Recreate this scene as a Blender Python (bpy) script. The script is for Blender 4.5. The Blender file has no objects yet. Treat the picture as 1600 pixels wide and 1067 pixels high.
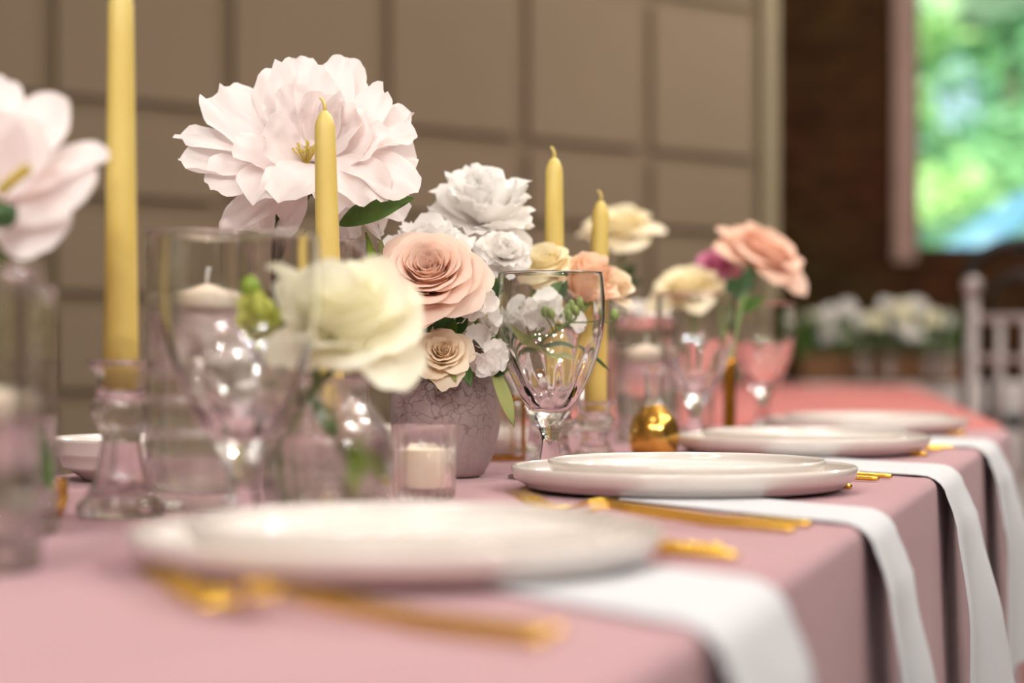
import bpy, math, random
from mathutils import Vector, Matrix, noise
from math import sin, cos, pi, sqrt

# ------------------------------------------------------------------ camera, world, sun, lights, exposure
S = bpy.context.scene
COL = S.collection
CZ = 0.86            # lens height (table top is 0.11 m lower)
DEPTH_STRETCH = 1.4           # all depths stretched away from the camera by this, focal length with them
F = 50.0 / 36.0 * 1600
FP = F * DEPTH_STRETCH        # focal length in pixels (70 mm lens)
HOR = 549            # row of the horizon in the photograph
TZ = CZ - 0.1090     # top of the main tablecloth

cd = bpy.data.cameras.new('camera')
cd.lens = 70; cd.sensor_width = 36; cd.sensor_fit = 'HORIZONTAL'
cd.shift_y = (HOR - 533.5) / 1600
cd.clip_start = 0.02; cd.clip_end = 200
cd.dof.use_dof = True; cd.dof.focus_distance = 1.17 * DEPTH_STRETCH; cd.dof.aperture_fstop = 3.1
cam = bpy.data.objects.new('camera', cd); COL.objects.link(cam)
cam.location = (0, 0, CZ); cam.rotation_euler = (pi / 2, 0, 0)
S.camera = cam

S.view_settings.view_transform = 'Standard'; S.view_settings.look = 'None'
S.view_settings.gamma = 1; S.view_settings.use_curve_mapping = False
S.view_settings.exposure = 0.42

w = bpy.data.worlds.new('sky'); S.world = w; w.use_nodes = True
bg = w.node_tree.nodes['Background']
bg.inputs[0].default_value = (0.60, 0.80, 1.0, 1); bg.inputs[1].default_value = 1.3

def light(name, kind, loc, energy, color, size=0.3, target=None, **k):
    l = bpy.data.lights.new(name, kind); l.energy = energy; l.color = color
    if kind == 'AREA':
        l.shape = 'DISK'; l.size = size
    elif kind in ('POINT', 'SPOT'):
        l.shadow_soft_size = size
    for a, b in k.items(): setattr(l, a, b)
    o = bpy.data.objects.new(name, l); COL.objects.link(o); o.location = loc
    if target is not None:
        o.rotation_euler = (Vector(target) - Vector(loc)).to_track_quat('-Z', 'Y').to_euler()
    return o

sun = light('sun', 'SUN', (0, 0, 20), 9.0, (1.0, 0.95, 0.82))
sun.rotation_euler = (math.radians(42), math.radians(-12), 0)
sun.data.angle = 0.01
WARM = (1.0, 0.95, 0.90)
# soft round ceiling lamps over the tables
light('ceiling_lamp', 'AREA', (-0.4, 0.5, 3.25), 14, WARM, 1.1, (-0.1, 1.3, TZ))
light('ceiling_lamp', 'AREA', (0.8, 3.1, 3.25), 16, WARM, 1.1, (0.5, 2.8, TZ))
light('ceiling_lamp', 'AREA', (2.8, 6.2, 3.25), 40, WARM, 1.1, (2.2, 8.0, TZ))
# bright round downlights hung around the table: they sparkle in the glass and on the plates
for (x, y, z) in [(-0.9, -0.2, 2.5), (1.1, 1.9, 2.6), (1.5, 0.5, 2.6), (2.1, 1.4, 2.5), (2.0, 2.6, 2.6), (0.2, 2.9, 2.5), (1.9, 5.2, 2.8)]:
    light('downlight_or_fill', 'POINT', (x, y, z), 26 if y < 4 else 62, (1.0, 0.95, 0.89), 0.045)
for (x, y, z) in [(-1.7, -1.3, 2.2), (-1.1, -2.2, 3.0), (-0.5, -1.1, 2.4), (0.5, -2.3, 2.9), (1.4, -1.0, 2.2), (2.6, -1.6, 2.7)]:  # added fill spots behind the camera, brightening the flowers from the front
    light('downlight_or_fill', 'SPOT', (x, y, z), 46, (1.0, 0.965, 0.925), 0.05, (0.15, 1.5, 0.8), spot_size=math.radians(62), spot_blend=0.9)
S.cycles.diffuse_bounces = 6
S.cycles.sample_clamp_indirect = 400
S.cycles.use_denoising = True

# ------------------------------------------------------------------ helpers
REF = None           # inside one arrangement, depth offsets from this distance are left unstretched
def D(d): return DEPTH_STRETCH * d if REF is None else DEPTH_STRETCH * REF + (d - REF)
def P(px, py, d):
    """photograph pixel + distance -> world point"""
    y = D(d); return Vector(((px - 800) / FP * y, y, CZ - (py - HOR) / FP * y))
def X(px, d): return (px - 800) / FP * D(d)

def new_mesh(name, verts, faces, smooth=True):
    me = bpy.data.meshes.new(name)
    me.from_pydata([tuple(v) for v in verts], [], faces); me.update()
    if smooth:
        me.polygons.foreach_set('use_smooth', [True] * len(me.polygons))
    return me

def mobj(name, me, mat, parent=None, mx=None):
    if mat is not None and len(me.materials) == 0: me.materials.append(mat)
    o = bpy.data.objects.new(name, me); COL.objects.link(o)
    if parent is not None: o.parent = parent
    if mx is not None: o.matrix_local = mx
    return o

def tag(o, label=None, cat=None, group=None, kind=None):
    if label: o['label'] = label
    if cat: o['category'] = cat
    if group: o['group'] = group
    if kind: o['kind'] = kind
    return o

def thing(name, label, cat, loc=(0, 0, 0), rz=0, group=None, kind=None):
    o = bpy.data.objects.new(name, None); COL.objects.link(o)
    o.empty_display_size = 0.02
    o.location = loc; o.rotation_euler = (0, 0, rz)
    return tag(o, label, cat, group, kind)

def copy_tree(o, parent=None):
    c = o.copy(); COL.objects.link(c)
    if parent is not None: c.parent = parent
    for ch in list(o.children): copy_tree(ch, c)
    return c

class MB:
    def __init__(s): s.v = []; s.f = []
    def add(s, vs, fs):
        k = len(s.v); s.v += [Vector(a) for a in vs]; s.f += [tuple(i + k for i in f) for f in fs]; return s
    def box(s, c, d, M=None, bev=0.0):
        x, y, z = d[0] / 2, d[1] / 2, d[2] / 2
        vs = [Vector((i * x, j * y, k * z)) for i in (-1, 1) for j in (-1, 1) for k in (-1, 1)]
        if M is not None: vs = [M @ a for a in vs]
        vs = [a + Vector(c) for a in vs]
        return s.add(vs, [(0, 1, 3, 2), (4, 6, 7, 5), (0, 4, 5, 1), (2, 3, 7, 6), (0, 2, 6, 4), (1, 5, 7, 3)])
    def tube(s, pts, rad, seg=8, cap=True, flat=None):
        pts = [Vector(p) for p in pts]; n = len(pts)
        if not hasattr(rad, '__len__'): rad = [rad] * n
        t0 = (pts[1] - pts[0]).normalized()
        a = t0.orthogonal().normalized()
        if flat is not None:
            a = Vector((0, 0, 1)).cross(t0); a = a.normalized() if a.length > 1e-4 else Vector((1, 0, 0))
        vs = []
        for i in range(n):
            t = (pts[min(i + 1, n - 1)] - pts[max(i - 1, 0)]).normalized()
            a = (a - t * a.dot(t)).normalized(); b = t.cross(a)
            for k in range(seg):
                q = 2 * pi * k / seg
                fl = 1 if flat is None else flat
                vs.append(pts[i] + (a * cos(q) + b * sin(q) * fl) * rad[i])
        fs = [(i * seg + k, i * seg + (k + 1) % seg, (i + 1) * seg + (k + 1) % seg, (i + 1) * seg + k)
              for i in range(n - 1) for k in range(seg)]
        if cap: fs += [tuple(range(seg))[::-1], tuple((n - 1) * seg + k for k in range(seg))]
        return s.add(vs, fs)
    def lathe(s, prof, seg=40, rfun=None):
        vs = []; idx = []
        for i, (r, z) in enumerate(prof):
            if r < 1e-6:
                idx.append([len(vs)]); vs.append(Vector((0, 0, z)))
            else:
                row = []
                for k in range(seg):
                    q = 2 * pi * k / seg
                    rr = r if rfun is None else rfun(i, r, z, q)
                    row.append(len(vs)); vs.append(Vector((rr * cos(q), rr * sin(q), z)))
                idx.append(row)
        fs = []
        for a, b in zip(idx[:-1], idx[1:]):
            if len(a) == 1 and len(b) == 1: continue
            for k in range(seg):
                k2 = (k + 1) % seg
                if len(a) == 1: fs.append((a[0], b[k2], b[k]))
                elif len(b) == 1: fs.append((a[k], a[k2], b[0]))
                else: fs.append((a[k], a[k2], b[k2], b[k]))
        return s.add(vs, fs)
    def build(s, name, mat, parent=None, mx=None, smooth=True):
        return mobj(name, new_mesh(name, s.v, s.f, smooth), mat, parent, mx)

def spline(pts, n):
    """Catmull-Rom through 2-tuples or Vectors"""
    pts = [Vector(p) for p in pts]
    Q = [pts[0] * 2 - pts[1]] + pts + [pts[-1] * 2 - pts[-2]]
    out = []
    for i in range(1, len(Q) - 2):
        for k in range(n):
            t = k / n; a, b, c, d = Q[i - 1:i + 3]
            out.append(0.5 * ((2 * b) + (c - a) * t + (2 * a - 5 * b + 4 * c - d) * t * t + (3 * b - a - 3 * c + d) * t ** 3))
    out.append(pts[-1]); return out

def frame(dirv, normal):
    """matrix with local Y = dirv, local Z close to normal"""
    y = Vector(dirv).normalized(); z = Vector(normal); z = (z - y * z.dot(y))
    z = z.normalized() if z.length > 1e-5 else y.orthogonal().normalized()
    x = y.cross(z)
    return Matrix((x, y, z)).transposed().to_4x4()

# ------------------------------------------------------------------ materials
def lin(r, g, b):
    f = lambda c: (c / 255 / 12.92) if c / 255 <= 0.04045 else ((c / 255 + 0.055) / 1.055) ** 2.4
    return (f(r), f(g), f(b), 1)

def mat(name, col, rough=0.5, metal=0.0, var=None, nscale=20, bump=0.0, bscale=200, trans=0.0, sss=0.0, spec=0.5, sheen=0.0, coat=0.0, transcol=None, coord='Object'):
    m = bpy.data.materials.new(name); m.use_nodes = True
    nt = m.node_tree; N = nt.nodes; L = nt.links
    b = N['Principled BSDF']; out = N['Material Output']
    b.inputs['Base Color'].default_value = col
    b.inputs['Roughness'].default_value = rough; b.inputs['Metallic'].default_value = metal
    b.inputs['Specular IOR Level'].default_value = spec
    b.inputs['Sheen Weight'].default_value = sheen; b.inputs['Coat Weight'].default_value = coat
    tc = N.new('ShaderNodeTexCoord')
    csock = None
    if var is not None:
        n = N.new('ShaderNodeTexNoise'); n.inputs['Scale'].default_value = nscale; n.inputs['Detail'].default_value = 4
        r = N.new('ShaderNodeValToRGB'); r.color_ramp.elements[0].position = 0.3; r.color_ramp.elements[1].position = 0.7
        r.color_ramp.elements[0].color = var; r.color_ramp.elements[1].color = col
        L.new(tc.outputs[coord], n.inputs['Vector']); L.new(n.outputs['Fac'], r.inputs['Fac'])
        L.new(r.outputs['Color'], b.inputs['Base Color']); csock = r.outputs['Color']
    if bump:
        n2 = N.new('ShaderNodeTexNoise'); n2.inputs['Scale'].default_value = bscale; n2.inputs['Detail'].default_value = 3
        bp = N.new('ShaderNodeBump'); bp.inputs['Strength'].default_value = bump; bp.inputs['Distance'].default_value = 0.002
        L.new(tc.outputs[coord], n2.inputs['Vector']); L.new(n2.outputs['Fac'], bp.inputs['Height']); L.new(bp.outputs['Normal'], b.inputs['Normal'])
    if sss:
        b.inputs['Subsurface Weight'].default_value = sss
        b.inputs['Subsurface Radius'].default_value = (0.012, 0.008, 0.004); b.inputs['Subsurface Scale'].default_value = 0.6
    if trans:
        t = N.new('ShaderNodeBsdfTranslucent'); t.inputs['Color'].default_value = transcol or col
        if csock and not transcol: L.new(csock, t.inputs['Color'])
        mx = N.new('ShaderNodeMixShader'); mx.inputs[0].default_value = trans
        L.new(b.outputs[0], mx.inputs[1]); L.new(t.outputs[0], mx.inputs[2]); L.new(mx.outputs[0], out.inputs['Surface'])
    return m

def glass(name, col=(1, 1, 1, 1), ior=1.5, rough=0.0, clear=0.0):
    m = bpy.data.materials.new(name); m.use_nodes = True
    nt = m.node_tree; N = nt.nodes; L = nt.links; N.remove(N['Principled BSDF']); out = N['Material Output']
    g = N.new('ShaderNodeBsdfGlass'); g.inputs['Color'].default_value = col; g.inputs['IOR'].default_value = ior; g.inputs['Roughness'].default_value = rough
    if clear:
        t = N.new('ShaderNodeBsdfTransparent'); t.inputs['Color'].default_value = col
        mx = N.new('ShaderNodeMixShader'); mx.inputs[0].default_value = clear
        L.new(g.outputs[0], mx.inputs[1]); L.new(t.outputs[0], mx.inputs[2]); L.new(mx.outputs[0], out.inputs['Surface'])
    else: L.new(g.outputs[0], out.inputs['Surface'])
    return m

M = {}
M['cloth'] = mat('pink_linen', lin(176, 134, 140), 0.92, var=lin(169, 126, 133), nscale=6, bump=0.35, bscale=900, sheen=0.25, spec=0.2)
M['coral'] = mat('warm_lit_pink_linen', lin(196, 112, 106), 0.9, var=lin(184, 96, 92), nscale=5, bump=0.3, bscale=700, sheen=0.2, spec=0.2)  # the pink linen again, warmer light put into a deeper colour
M['napkin'] = mat('white_cotton', lin(214, 215, 219), 0.9, bump=0.25, bscale=1200, sheen=0.2, spec=0.2, trans=0.12)
M['china'] = mat('cream_glazed_stoneware', lin(219, 211, 204), 0.16, var=lin(214, 205, 198), nscale=30, coat=0.3)
M['gold'] = mat('brushed_gold', lin(255, 214, 96), 0.26, 1.0, var=lin(250, 206, 84), nscale=60)
M['wax'] = mat('yellow_wax', lin(222, 199, 116), 0.42, var=lin(219, 191, 102), nscale=14, sss=0.2)
M['waxwhite'] = mat('ivory_wax', lin(253, 238, 218), 0.45, var=lin(251, 231, 207), nscale=25, sss=0.12)
M['wick'] = mat('cotton_wick', lin(226, 226, 222), 0.9, bump=0.3, bscale=900)
M['glass'] = glass('clear_glass', (0.998, 0.998, 0.996, 1), 1.48, 0.0, 0.0)
M['glassc'] = glass('clear_vase_glass', (0.997, 0.997, 0.995, 1), 1.45, 0.0, 0.35)
M['crystal'] = glass('pressed_crystal', (0.998, 0.996, 0.996, 1), 1.5, 0.02, 0.12)
M['water'] = glass('vase_water', (0.996, 0.996, 0.992, 1), 1.33, 0.0, 0.3)
M['goldglass'] = mat('gold_dipped_glass', lin(236, 198, 104), 0.14, 0.9, var=lin(224, 170, 80), nscale=30)
M['amber'] = mat('amber_metal', lin(206, 148, 48), 0.2, 0.9, var=lin(190, 126, 36), nscale=40)
M['peony'] = mat('white_peony_petal', lin(252, 247, 245), 0.65, var=lin(250, 238, 236), nscale=14, trans=0.36, spec=0.25, bump=0.08, bscale=120)
M['white'] = mat('white_petal', lin(254, 253, 251), 0.65, var=lin(252, 248, 244), nscale=20, trans=0.36, spec=0.25, bump=0.06, bscale=150)
M['cream'] = mat('cream_rose_petal', lin(251, 244, 218), 0.6, var=lin(249, 236, 198), nscale=22, trans=0.3, spec=0.25, bump=0.1, bscale=120)
M['creamy'] = mat('ivory_ranunculus_petal', lin(253, 251, 236), 0.6, var=lin(252, 248, 222), nscale=14, trans=0.32, spec=0.25)
M['spray'] = mat('ivory_spray_rose_petal', lin(249, 236, 214), 0.6, var=lin(246, 226, 196), nscale=40, trans=0.3, spec=0.25)
M['blush'] = mat('blush_rose_petal', lin(248, 226, 211), 0.6, var=lin(245, 217, 201), nscale=26, trans=0.42, spec=0.25, bump=0.1, bscale=140)
M['peach'] = mat('peach_rose_petal', lin(246, 213, 192), 0.6, var=lin(243, 203, 178), nscale=20, trans=0.3, spec=0.25)
M['pinkpeach'] = mat('pale_pink_petal', lin(249, 222, 206), 0.6, var=lin(250, 216, 178), nscale=14, trans=0.3, spec=0.25)
M['magenta'] = mat('rose_pink_petal', lin(232, 158, 192), 0.6, var=lin(222, 138, 176), nscale=20, trans=0.3, spec=0.25)
M['lime'] = mat('lime_petal', lin(226, 228, 140), 0.6, var=lin(196, 206, 84), nscale=24, trans=0.3, spec=0.25)
M['stamen'] = mat('yellow_stamen', lin(206, 178, 74), 0.7, var=lin(170, 150, 50), nscale=60)
M['stem'] = mat('green_stem', lin(108, 132, 58), 0.55, var=lin(86, 112, 44), nscale=40)
M['stemdark'] = mat('dark_woody_stem', lin(92, 66, 52), 0.6, var=lin(70, 62, 44), nscale=40)
M['leaf'] = mat('green_leaf', lin(104, 140, 62), 0.42, var=lin(58, 94, 38), nscale=24, trans=0.25, spec=0.4)
M['leafdark'] = mat('dark_green_leaf', lin(72, 106, 56), 0.38, var=lin(40, 70, 36), nscale=24, trans=0.2, spec=0.4)
M['olive'] = mat('olive_green_leaf', lin(164, 168, 98), 0.5, var=lin(140, 148, 78), nscale=24, trans=0.25)
M['lemonleaf'] = mat('yellow_green_leaf', lin(160, 182, 62), 0.4, var=lin(120, 158, 46), nscale=18, trans=0.3)
M['bud'] = mat('green_flower_bud', lin(150, 164, 100), 0.6, var=lin(120, 140, 72), nscale=60)

def crackle():
    m = bpy.data.materials.new('crackled_mauve_glaze'); m.use_nodes = True
    nt = m.node_tree; N = nt.nodes; L = nt.links; b = N['Principled BSDF']
    tc = N.new('ShaderNodeTexCoord')
    nz = N.new('ShaderNodeTexNoise'); nz.inputs['Scale'].default_value = 45; nz.inputs['Detail'].default_value = 3
    add = N.new('ShaderNodeVectorMath'); add.operation = 'MULTIPLY_ADD'; add.inputs[1].default_value = (0.03, 0.03, 0.03)
    L.new(tc.outputs['Object'], nz.inputs['Vector']); L.new(nz.outputs['Color'], add.inputs[0]); L.new(tc.outputs['Object'], add.inputs[2])
    v = N.new('ShaderNodeTexVoronoi'); v.feature = 'DISTANCE_TO_EDGE'; v.inputs['Scale'].default_value = 100
    L.new(add.outputs[0], v.inputs['Vector'])
    r = N.new('ShaderNodeValToRGB'); e = r.color_ramp.elements
    e[0].position = 0.0; e[0].color = (0, 0, 0, 1); e[1].position = 0.06; e[1].color = (1, 1, 1, 1)
    L.new(v.outputs['Distance'], r.inputs['Fac'])
    n2 = N.new('ShaderNodeTexNoise'); n2.inputs['Scale'].default_value = 18; n2.inputs['Detail'].default_value = 5
    L.new(tc.outputs['Object'], n2.inputs['Vector'])
    r3 = N.new('ShaderNodeValToRGB'); r3.color_ramp.elements[0].position = 0.42; r3.color_ramp.elements[1].position = 0.58   # where cracks fade out
    L.new(n2.outputs['Fac'], r3.inputs['Fac'])
    mxx = N.new('ShaderNodeMath'); mxx.operation = 'MAXIMUM'; L.new(r.outputs['Color'], mxx.inputs[0])
    fl = N.new('ShaderNodeMath'); fl.operation = 'MULTIPLY'; fl.inputs[1].default_value = 0.85; L.new(r3.outputs['Color'], fl.inputs[0]); L.new(fl.outputs[0], mxx.inputs[1])
    r2 = N.new('ShaderNodeValToRGB'); r2.color_ramp.elements[0].color = lin(150, 128, 126); r2.color_ramp.elements[1].color = lin(182, 162, 158)
    L.new(n2.outputs['Fac'], r2.inputs['Fac'])
    mx = N.new('ShaderNodeMix'); mx.data_type = 'RGBA'; mx.inputs[6].default_value = lin(112, 92, 90)
    L.new(mxx.outputs[0], mx.inputs[0]); L.new(r2.outputs['Color'], mx.inputs[7]); L.new(mx.outputs[2], b.inputs['Base Color'])
    bp = N.new('ShaderNodeBump'); bp.inputs['Strength'].default_value = 0.5; bp.inputs['Distance'].default_value = 0.0008
    L.new(mxx.outputs[0], bp.inputs['Height']); L.new(bp.outputs['Normal'], b.inputs['Normal'])
    b.inputs['Roughness'].default_value = 0.32
    return m
M['pot'] = crackle()

def brick():
    m = bpy.data.materials.new('dark_brick'); m.use_nodes = True
    nt = m.node_tree; N = nt.nodes; L = nt.links; b = N['Principled BSDF']
    tc = N.new('ShaderNodeTexCoord'); mp = N.new('ShaderNodeMapping'); mp.inputs['Rotation'].default_value = (pi / 2, 0, 0)
    t = N.new('ShaderNodeTexBrick'); t.inputs['Scale'].default_value = 4.2
    t.inputs['Color1'].default_value = lin(104, 68, 38); t.inputs['Color2'].default_value = lin(78, 48, 26); t.inputs['Mortar'].default_value = lin(60, 44, 34)
    t.inputs['Mortar Size'].default_value = 0.012
    L.new(tc.outputs['Object'], mp.inputs['Vector']); L.new(mp.outputs[0], t.inputs['Vector'])
    n = N.new('ShaderNodeTexNoise'); n.inputs['Scale'].default_value = 1.3; n.inputs['Detail'].default_value = 5; L.new(tc.outputs['Object'], n.inputs['Vector'])
    mx = N.new('ShaderNodeMix'); mx.data_type = 'RGBA'; mx.blend_type = 'MULTIPLY'; mx.inputs[0].default_value = 0.8
    L.new(t.outputs['Color'], mx.inputs[6]); L.new(n.outputs['Color'], mx.inputs[7]); L.new(mx.outputs[2], b.inputs['Base Color'])
    b.inputs['Roughness'].default_value = 0.9; b.inputs['Specular IOR Level'].default_value = 0.15
    return m
M['brick'] = brick()
M['panel'] = mat('tan_wall_panel', lin(136, 120, 100), 0.85, var=lin(131, 115, 95), nscale=1.2, bump=0.1, bscale=60, spec=0.2)
M['panelgap'] = mat('brown_panel_joint', lin(129, 113, 93), 0.9, var=lin(124, 108, 88), nscale=2, spec=0.2)
M['post'] = mat('khaki_paint', lin(150, 137, 110), 0.7, var=lin(144, 131, 104), nscale=3)
M['plaster'] = mat('warm_plaster', lin(190, 176, 156), 0.9, var=lin(182, 168, 148), nscale=2)
M['floor'] = mat('dark_wood_floor', lin(70, 46, 32), 0.5, var=lin(52, 34, 24), nscale=4)
M['casing'] = mat('mauve_wood_casing', lin(176, 140, 126), 0.6, var=lin(164, 128, 114), nscale=6)
M['steel'] = mat('black_steel_frame', lin(26, 26, 26), 0.4, 0.3, var=lin(20, 20, 20), nscale=10)
M['silver'] = mat('silver_painted_wood', lin(188, 180, 178), 0.35, 0.35, var=lin(170, 162, 160), nscale=20)
M['black'] = mat('black_lacquer', lin(20, 17, 16), 0.35, var=lin(14, 12, 11), nscale=20)
M['wood'] = mat('brown_trough_wood', lin(120, 78, 38), 0.6, var=lin(96, 60, 28), nscale=12)
M['folding'] = mat('grey_table_plastic', lin(170, 168, 164), 0.6, var=lin(160, 158, 154), nscale=10)
M['linenwhite'] = mat('pale_linen', lin(206, 198, 196), 0.9, var=lin(198, 190, 188), nscale=6)
M['grass'] = mat('lawn', lin(110, 150, 70), 0.9, var=lin(80, 124, 50), nscale=2)
M['treeleaf'] = mat('sunlit_leaf', lin(150, 196, 140), 0.6, var=lin(84, 150, 108), nscale=1.4, trans=0.4)
M['treeleafb'] = mat('bright_leaf', lin(206, 230, 164), 0.6, var=lin(160, 206, 130), nscale=1.4, trans=0.45)
M['bark'] = mat('tree_bark', lin(92, 76, 60), 0.9, var=lin(70, 58, 46), nscale=12, bump=0.4, bscale=40)
M['roofblue'] = mat('blue_grey_roofing', lin(104, 150, 182), 0.6, var=lin(90, 136, 170), nscale=4)
M['siding'] = mat('white_siding', lin(232, 240, 246), 0.7, var=lin(222, 232, 240), nscale=3)

# ------------------------------------------------------------------ the room
def struct(o): o['kind'] = 'structure'; return o
struct(MB().box((0, 2.6, -0.05), (12, 13.4, 0.1)).build('floor', M['floor'], smooth=False))
struct(MB().box((0, 2.6, 3.45), (12, 13.4, 0.1)).build('ceiling', M['plaster'], smooth=False))
struct(MB().box((-5.05, 2.6, 1.7), (0.1, 13.2, 3.4)).build('wall_left', M['plaster'], smooth=False))
struct(MB().box((5.05, 2.6, 1.7), (0.1, 13.2, 3.4)).build('wall_right', M['brick'], smooth=False))
struct(MB().box((0, -4.05, 1.7), (10, 0.1, 3.4)).build('wall_front', M['plaster'], smooth=False))
# brick wall with the window opening (distance 7 m)
WD = 9.0; wx0 = (1428 - 800) / FP * WD; wx1 = wx0 + 1.5; wz0, wz1 = CZ + (HOR - 392) / FP * WD, 3.05
wb = MB()
wb.box(((-5 + wx0) / 2, WD + 0.15, 1.7), (wx0 + 5, 0.3, 3.4))
wb.box(((5 + wx1) / 2, WD + 0.15, 1.7), (5 - wx1, 0.3, 3.4))
wb.box(((wx0 + wx1) / 2, WD + 0.15, wz0 / 2), (wx1 - wx0, 0.3, wz0))
wb.box(((wx0 + wx1) / 2, WD + 0.15, (wz1 + 3.4) / 2), (wx1 - wx0, 0.3, 3.4 - wz1))
struct(wb.build('wall_back', M['brick'], smooth=False))
win = thing('window_1', None, None, ((wx0 + wx1) / 2, WD, wz0)); struct(win)
hw, hh = (wx1 - wx0) / 2, wz1 - wz0
for sx in (-1, 1):
    MB().box((sx * (hw + 0.05), -0.025, hh / 2), (0.10, 0.05, hh + 0.1)).build('casing', M['casing'], win, smooth=False)
    MB().box((sx * (hw - 0.02), 0.10, hh / 2), (0.04, 0.06, hh)).build('window_frame', M['steel'], win, smooth=False)
MB().box((0, 0.10, 0.0125), (2 * hw - 0.08, 0.06, 0.025)).build('window_frame', M['steel'], win, smooth=False)
MB().box((0, 0.10, hh - 0.02), (2 * hw - 0.08, 0.06, 0.04)).build('window_frame', M['steel'], win, smooth=False)
MB().box((0, 0.10, hh / 2), (2 * hw - 0.08, 0.006, hh - 0.06)).build('pane', glass('window_glass', (0.97, 0.99, 0.98, 1), 1.45, 0, 0.85), win, smooth=False)

# panelled partition: tan panels with recessed joints, ends in a khaki post
pw = Vector((-0.7566, -0.6539, 0)); pn = Vector((0.6539, -0.7566, 0))       # along, facing the table
pe = Vector((400 / FP * 6.8, 6.8, 0))
part = thing('wall_partition', None, None, pe); struct(part)
RP = Matrix((pw, -pn, Vector((0, 0, 1)))).transposed().to_4x4()
MB().box(RP @ Vector((2.45, 0.031, 1.7)), (4.9, 0.04, 3.39), RP.to_3x3()).build('backing', M['panelgap'], part, smooth=False)
MB().box(RP @ Vector((0.02, 0.02, 1.7)), (0.07, 0.11, 3.39), RP.to_3x3()).build('post', M['post'], part, smooth=False)
ks = [0.085] + [0.588 + 0.531 * i for i in range(9)]
zs = [0.02, 0.24, 0.49, 0.74, 0.99, 1.24, 1.49, 2.0, 2.5, 3.0, 3.38]
for i in range(len(ks) - 1):
    for j in range(len(zs) - 1):
        a, b = ks[i] + 0.027, ks[i + 1] - 0.027; c, e = zs[j] + 0.024, zs[j + 1] - 0.024
        if i == 0: a = ks[0]
        MB().box(RP @ Vector(((a + b) / 2, 0.0, (c + e) / 2)), (b - a, 0.022, e - c), RP.to_3x3()).build('panel', M['panel'], part, smooth=False)

# outdoors
struct(MB().box((4, 22.5, -0.35), (50, 26, 0.1)).build('ground', M['grass'], smooth=False))
random.seed(5)
def tree(label, x, y, h, r, mt, n, group='trees outside the window'):
    t = thing('tree', label, 'tree', (x, y, -0.3), 0, group)
    MB().tube(spline([(0, 0, 0), (0.05, 0.02, h * 0.3), (-0.05, 0, h * 0.6), (0.02, 0, h * 0.85)], 4),
              [0.16 - 0.011 * i for i in range(13)], 8).build('trunk', M['bark'], t)
    mb = MB()
    blobs = [Vector((random.gauss(0, r * 0.5), random.gauss(0, r * 0.5), h * random.uniform(0.3, 0.95))) for _ in range(16)]
    for _ in range(n):
        c = random.choice(blobs) + Vector((random.gauss(0, 1), random.gauss(0, 1), random.gauss(0, 0.8))) * r * 0.24
        a = Vector((random.gauss(0, 1), random.gauss(0, 1), random.gauss(0, 0.5))).normalized()
        b = a.orthogonal().normalized(); l = random.uniform(0.08, 0.15)
        mb.add([c - a * l, c + b * l * 0.5, c + a * l, c - b * l * 0.5], [(0, 1, 2, 3)])
    o = mb.build('crown', mt, t, smooth=False); o['kind'] = 'stuff'
tree('deep green tree filling the top of the window', 4.6, 18.2, 6.5, 1.3, M['treeleaf'], 9000)
tree('bright yellow green tree by the left window frame', 3.1, 16.4, 4.2, 0.55, M['treeleafb'], 5000)
tree('dark leafy tree behind the pale blue roof', 7.6, 23.0, 7.0, 1.5, M['treeleaf'], 9000)
tree('tall green tree far behind the bright one', 5.4, 29.0, 9.0, 2.0, M['treeleaf'], 9000)
hs = thing('garden_house', 'white garden house with sloping blue grey roof seen through window', 'house', (3.62, 13.8, -0.3))
MB().box((0, 0, 0.78), (1.5, 1.3, 1.56)).build('wall', M['siding'], hs, smooth=False)
rf = MB()
for sx in (-1, 1):
    Mr = Matrix.Rotation(sx * 0.62, 3, 'Y')
    rf.box((sx * 0.44, 0, 1.92), (1.15, 1.5, 0.06), Mr)
rf.build('roof', M['roofblue'], hs, smooth=False)
MB().add([(-0.75, -0.649, 1.56), (0.75, -0.649, 1.56), (0, -0.649, 2.12), (-0.75, -0.6, 1.56), (0.75, -0.6, 1.56), (0, -0.6, 2.12)],
         [(0, 1, 2), (5, 4, 3), (0, 3, 4, 1), (1, 4, 5, 2), (2, 5, 3, 0)]).build('gable', M['siding'], hs, smooth=False)

# ------------------------------------------------------------------ tables and cloths
def rrect(a0, a1, b0, b1, rc, step=0.02):
    pts = []
    for (cx, cy, q0) in ((a1 - rc, b1 - rc, 0), (a0 + rc, b1 - rc, pi / 2), (a0 + rc, b0 + rc, pi), (a1 - rc, b0 + rc, 3 * pi / 2)):
        m = max(5, int(rc * pi / 2 / step))
        for k in range(m + 1):
            q = q0 + pi / 2 * k / m
            pts.append((Vector((cx + rc * cos(q), cy + rc * sin(q), 0)), Vector((cos(q), sin(q), 0))))
    out = []
    for i in range(len(pts)):
        p, n = pts[i]; p2, n2 = pts[(i + 1) % len(pts)]
        m = max(1, int((p2 - p).length / step))
        for k in range(m):
            out.append((p.lerp(p2, k / m), n.lerp(n2, k / m).normalized()))
    return out

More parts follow.
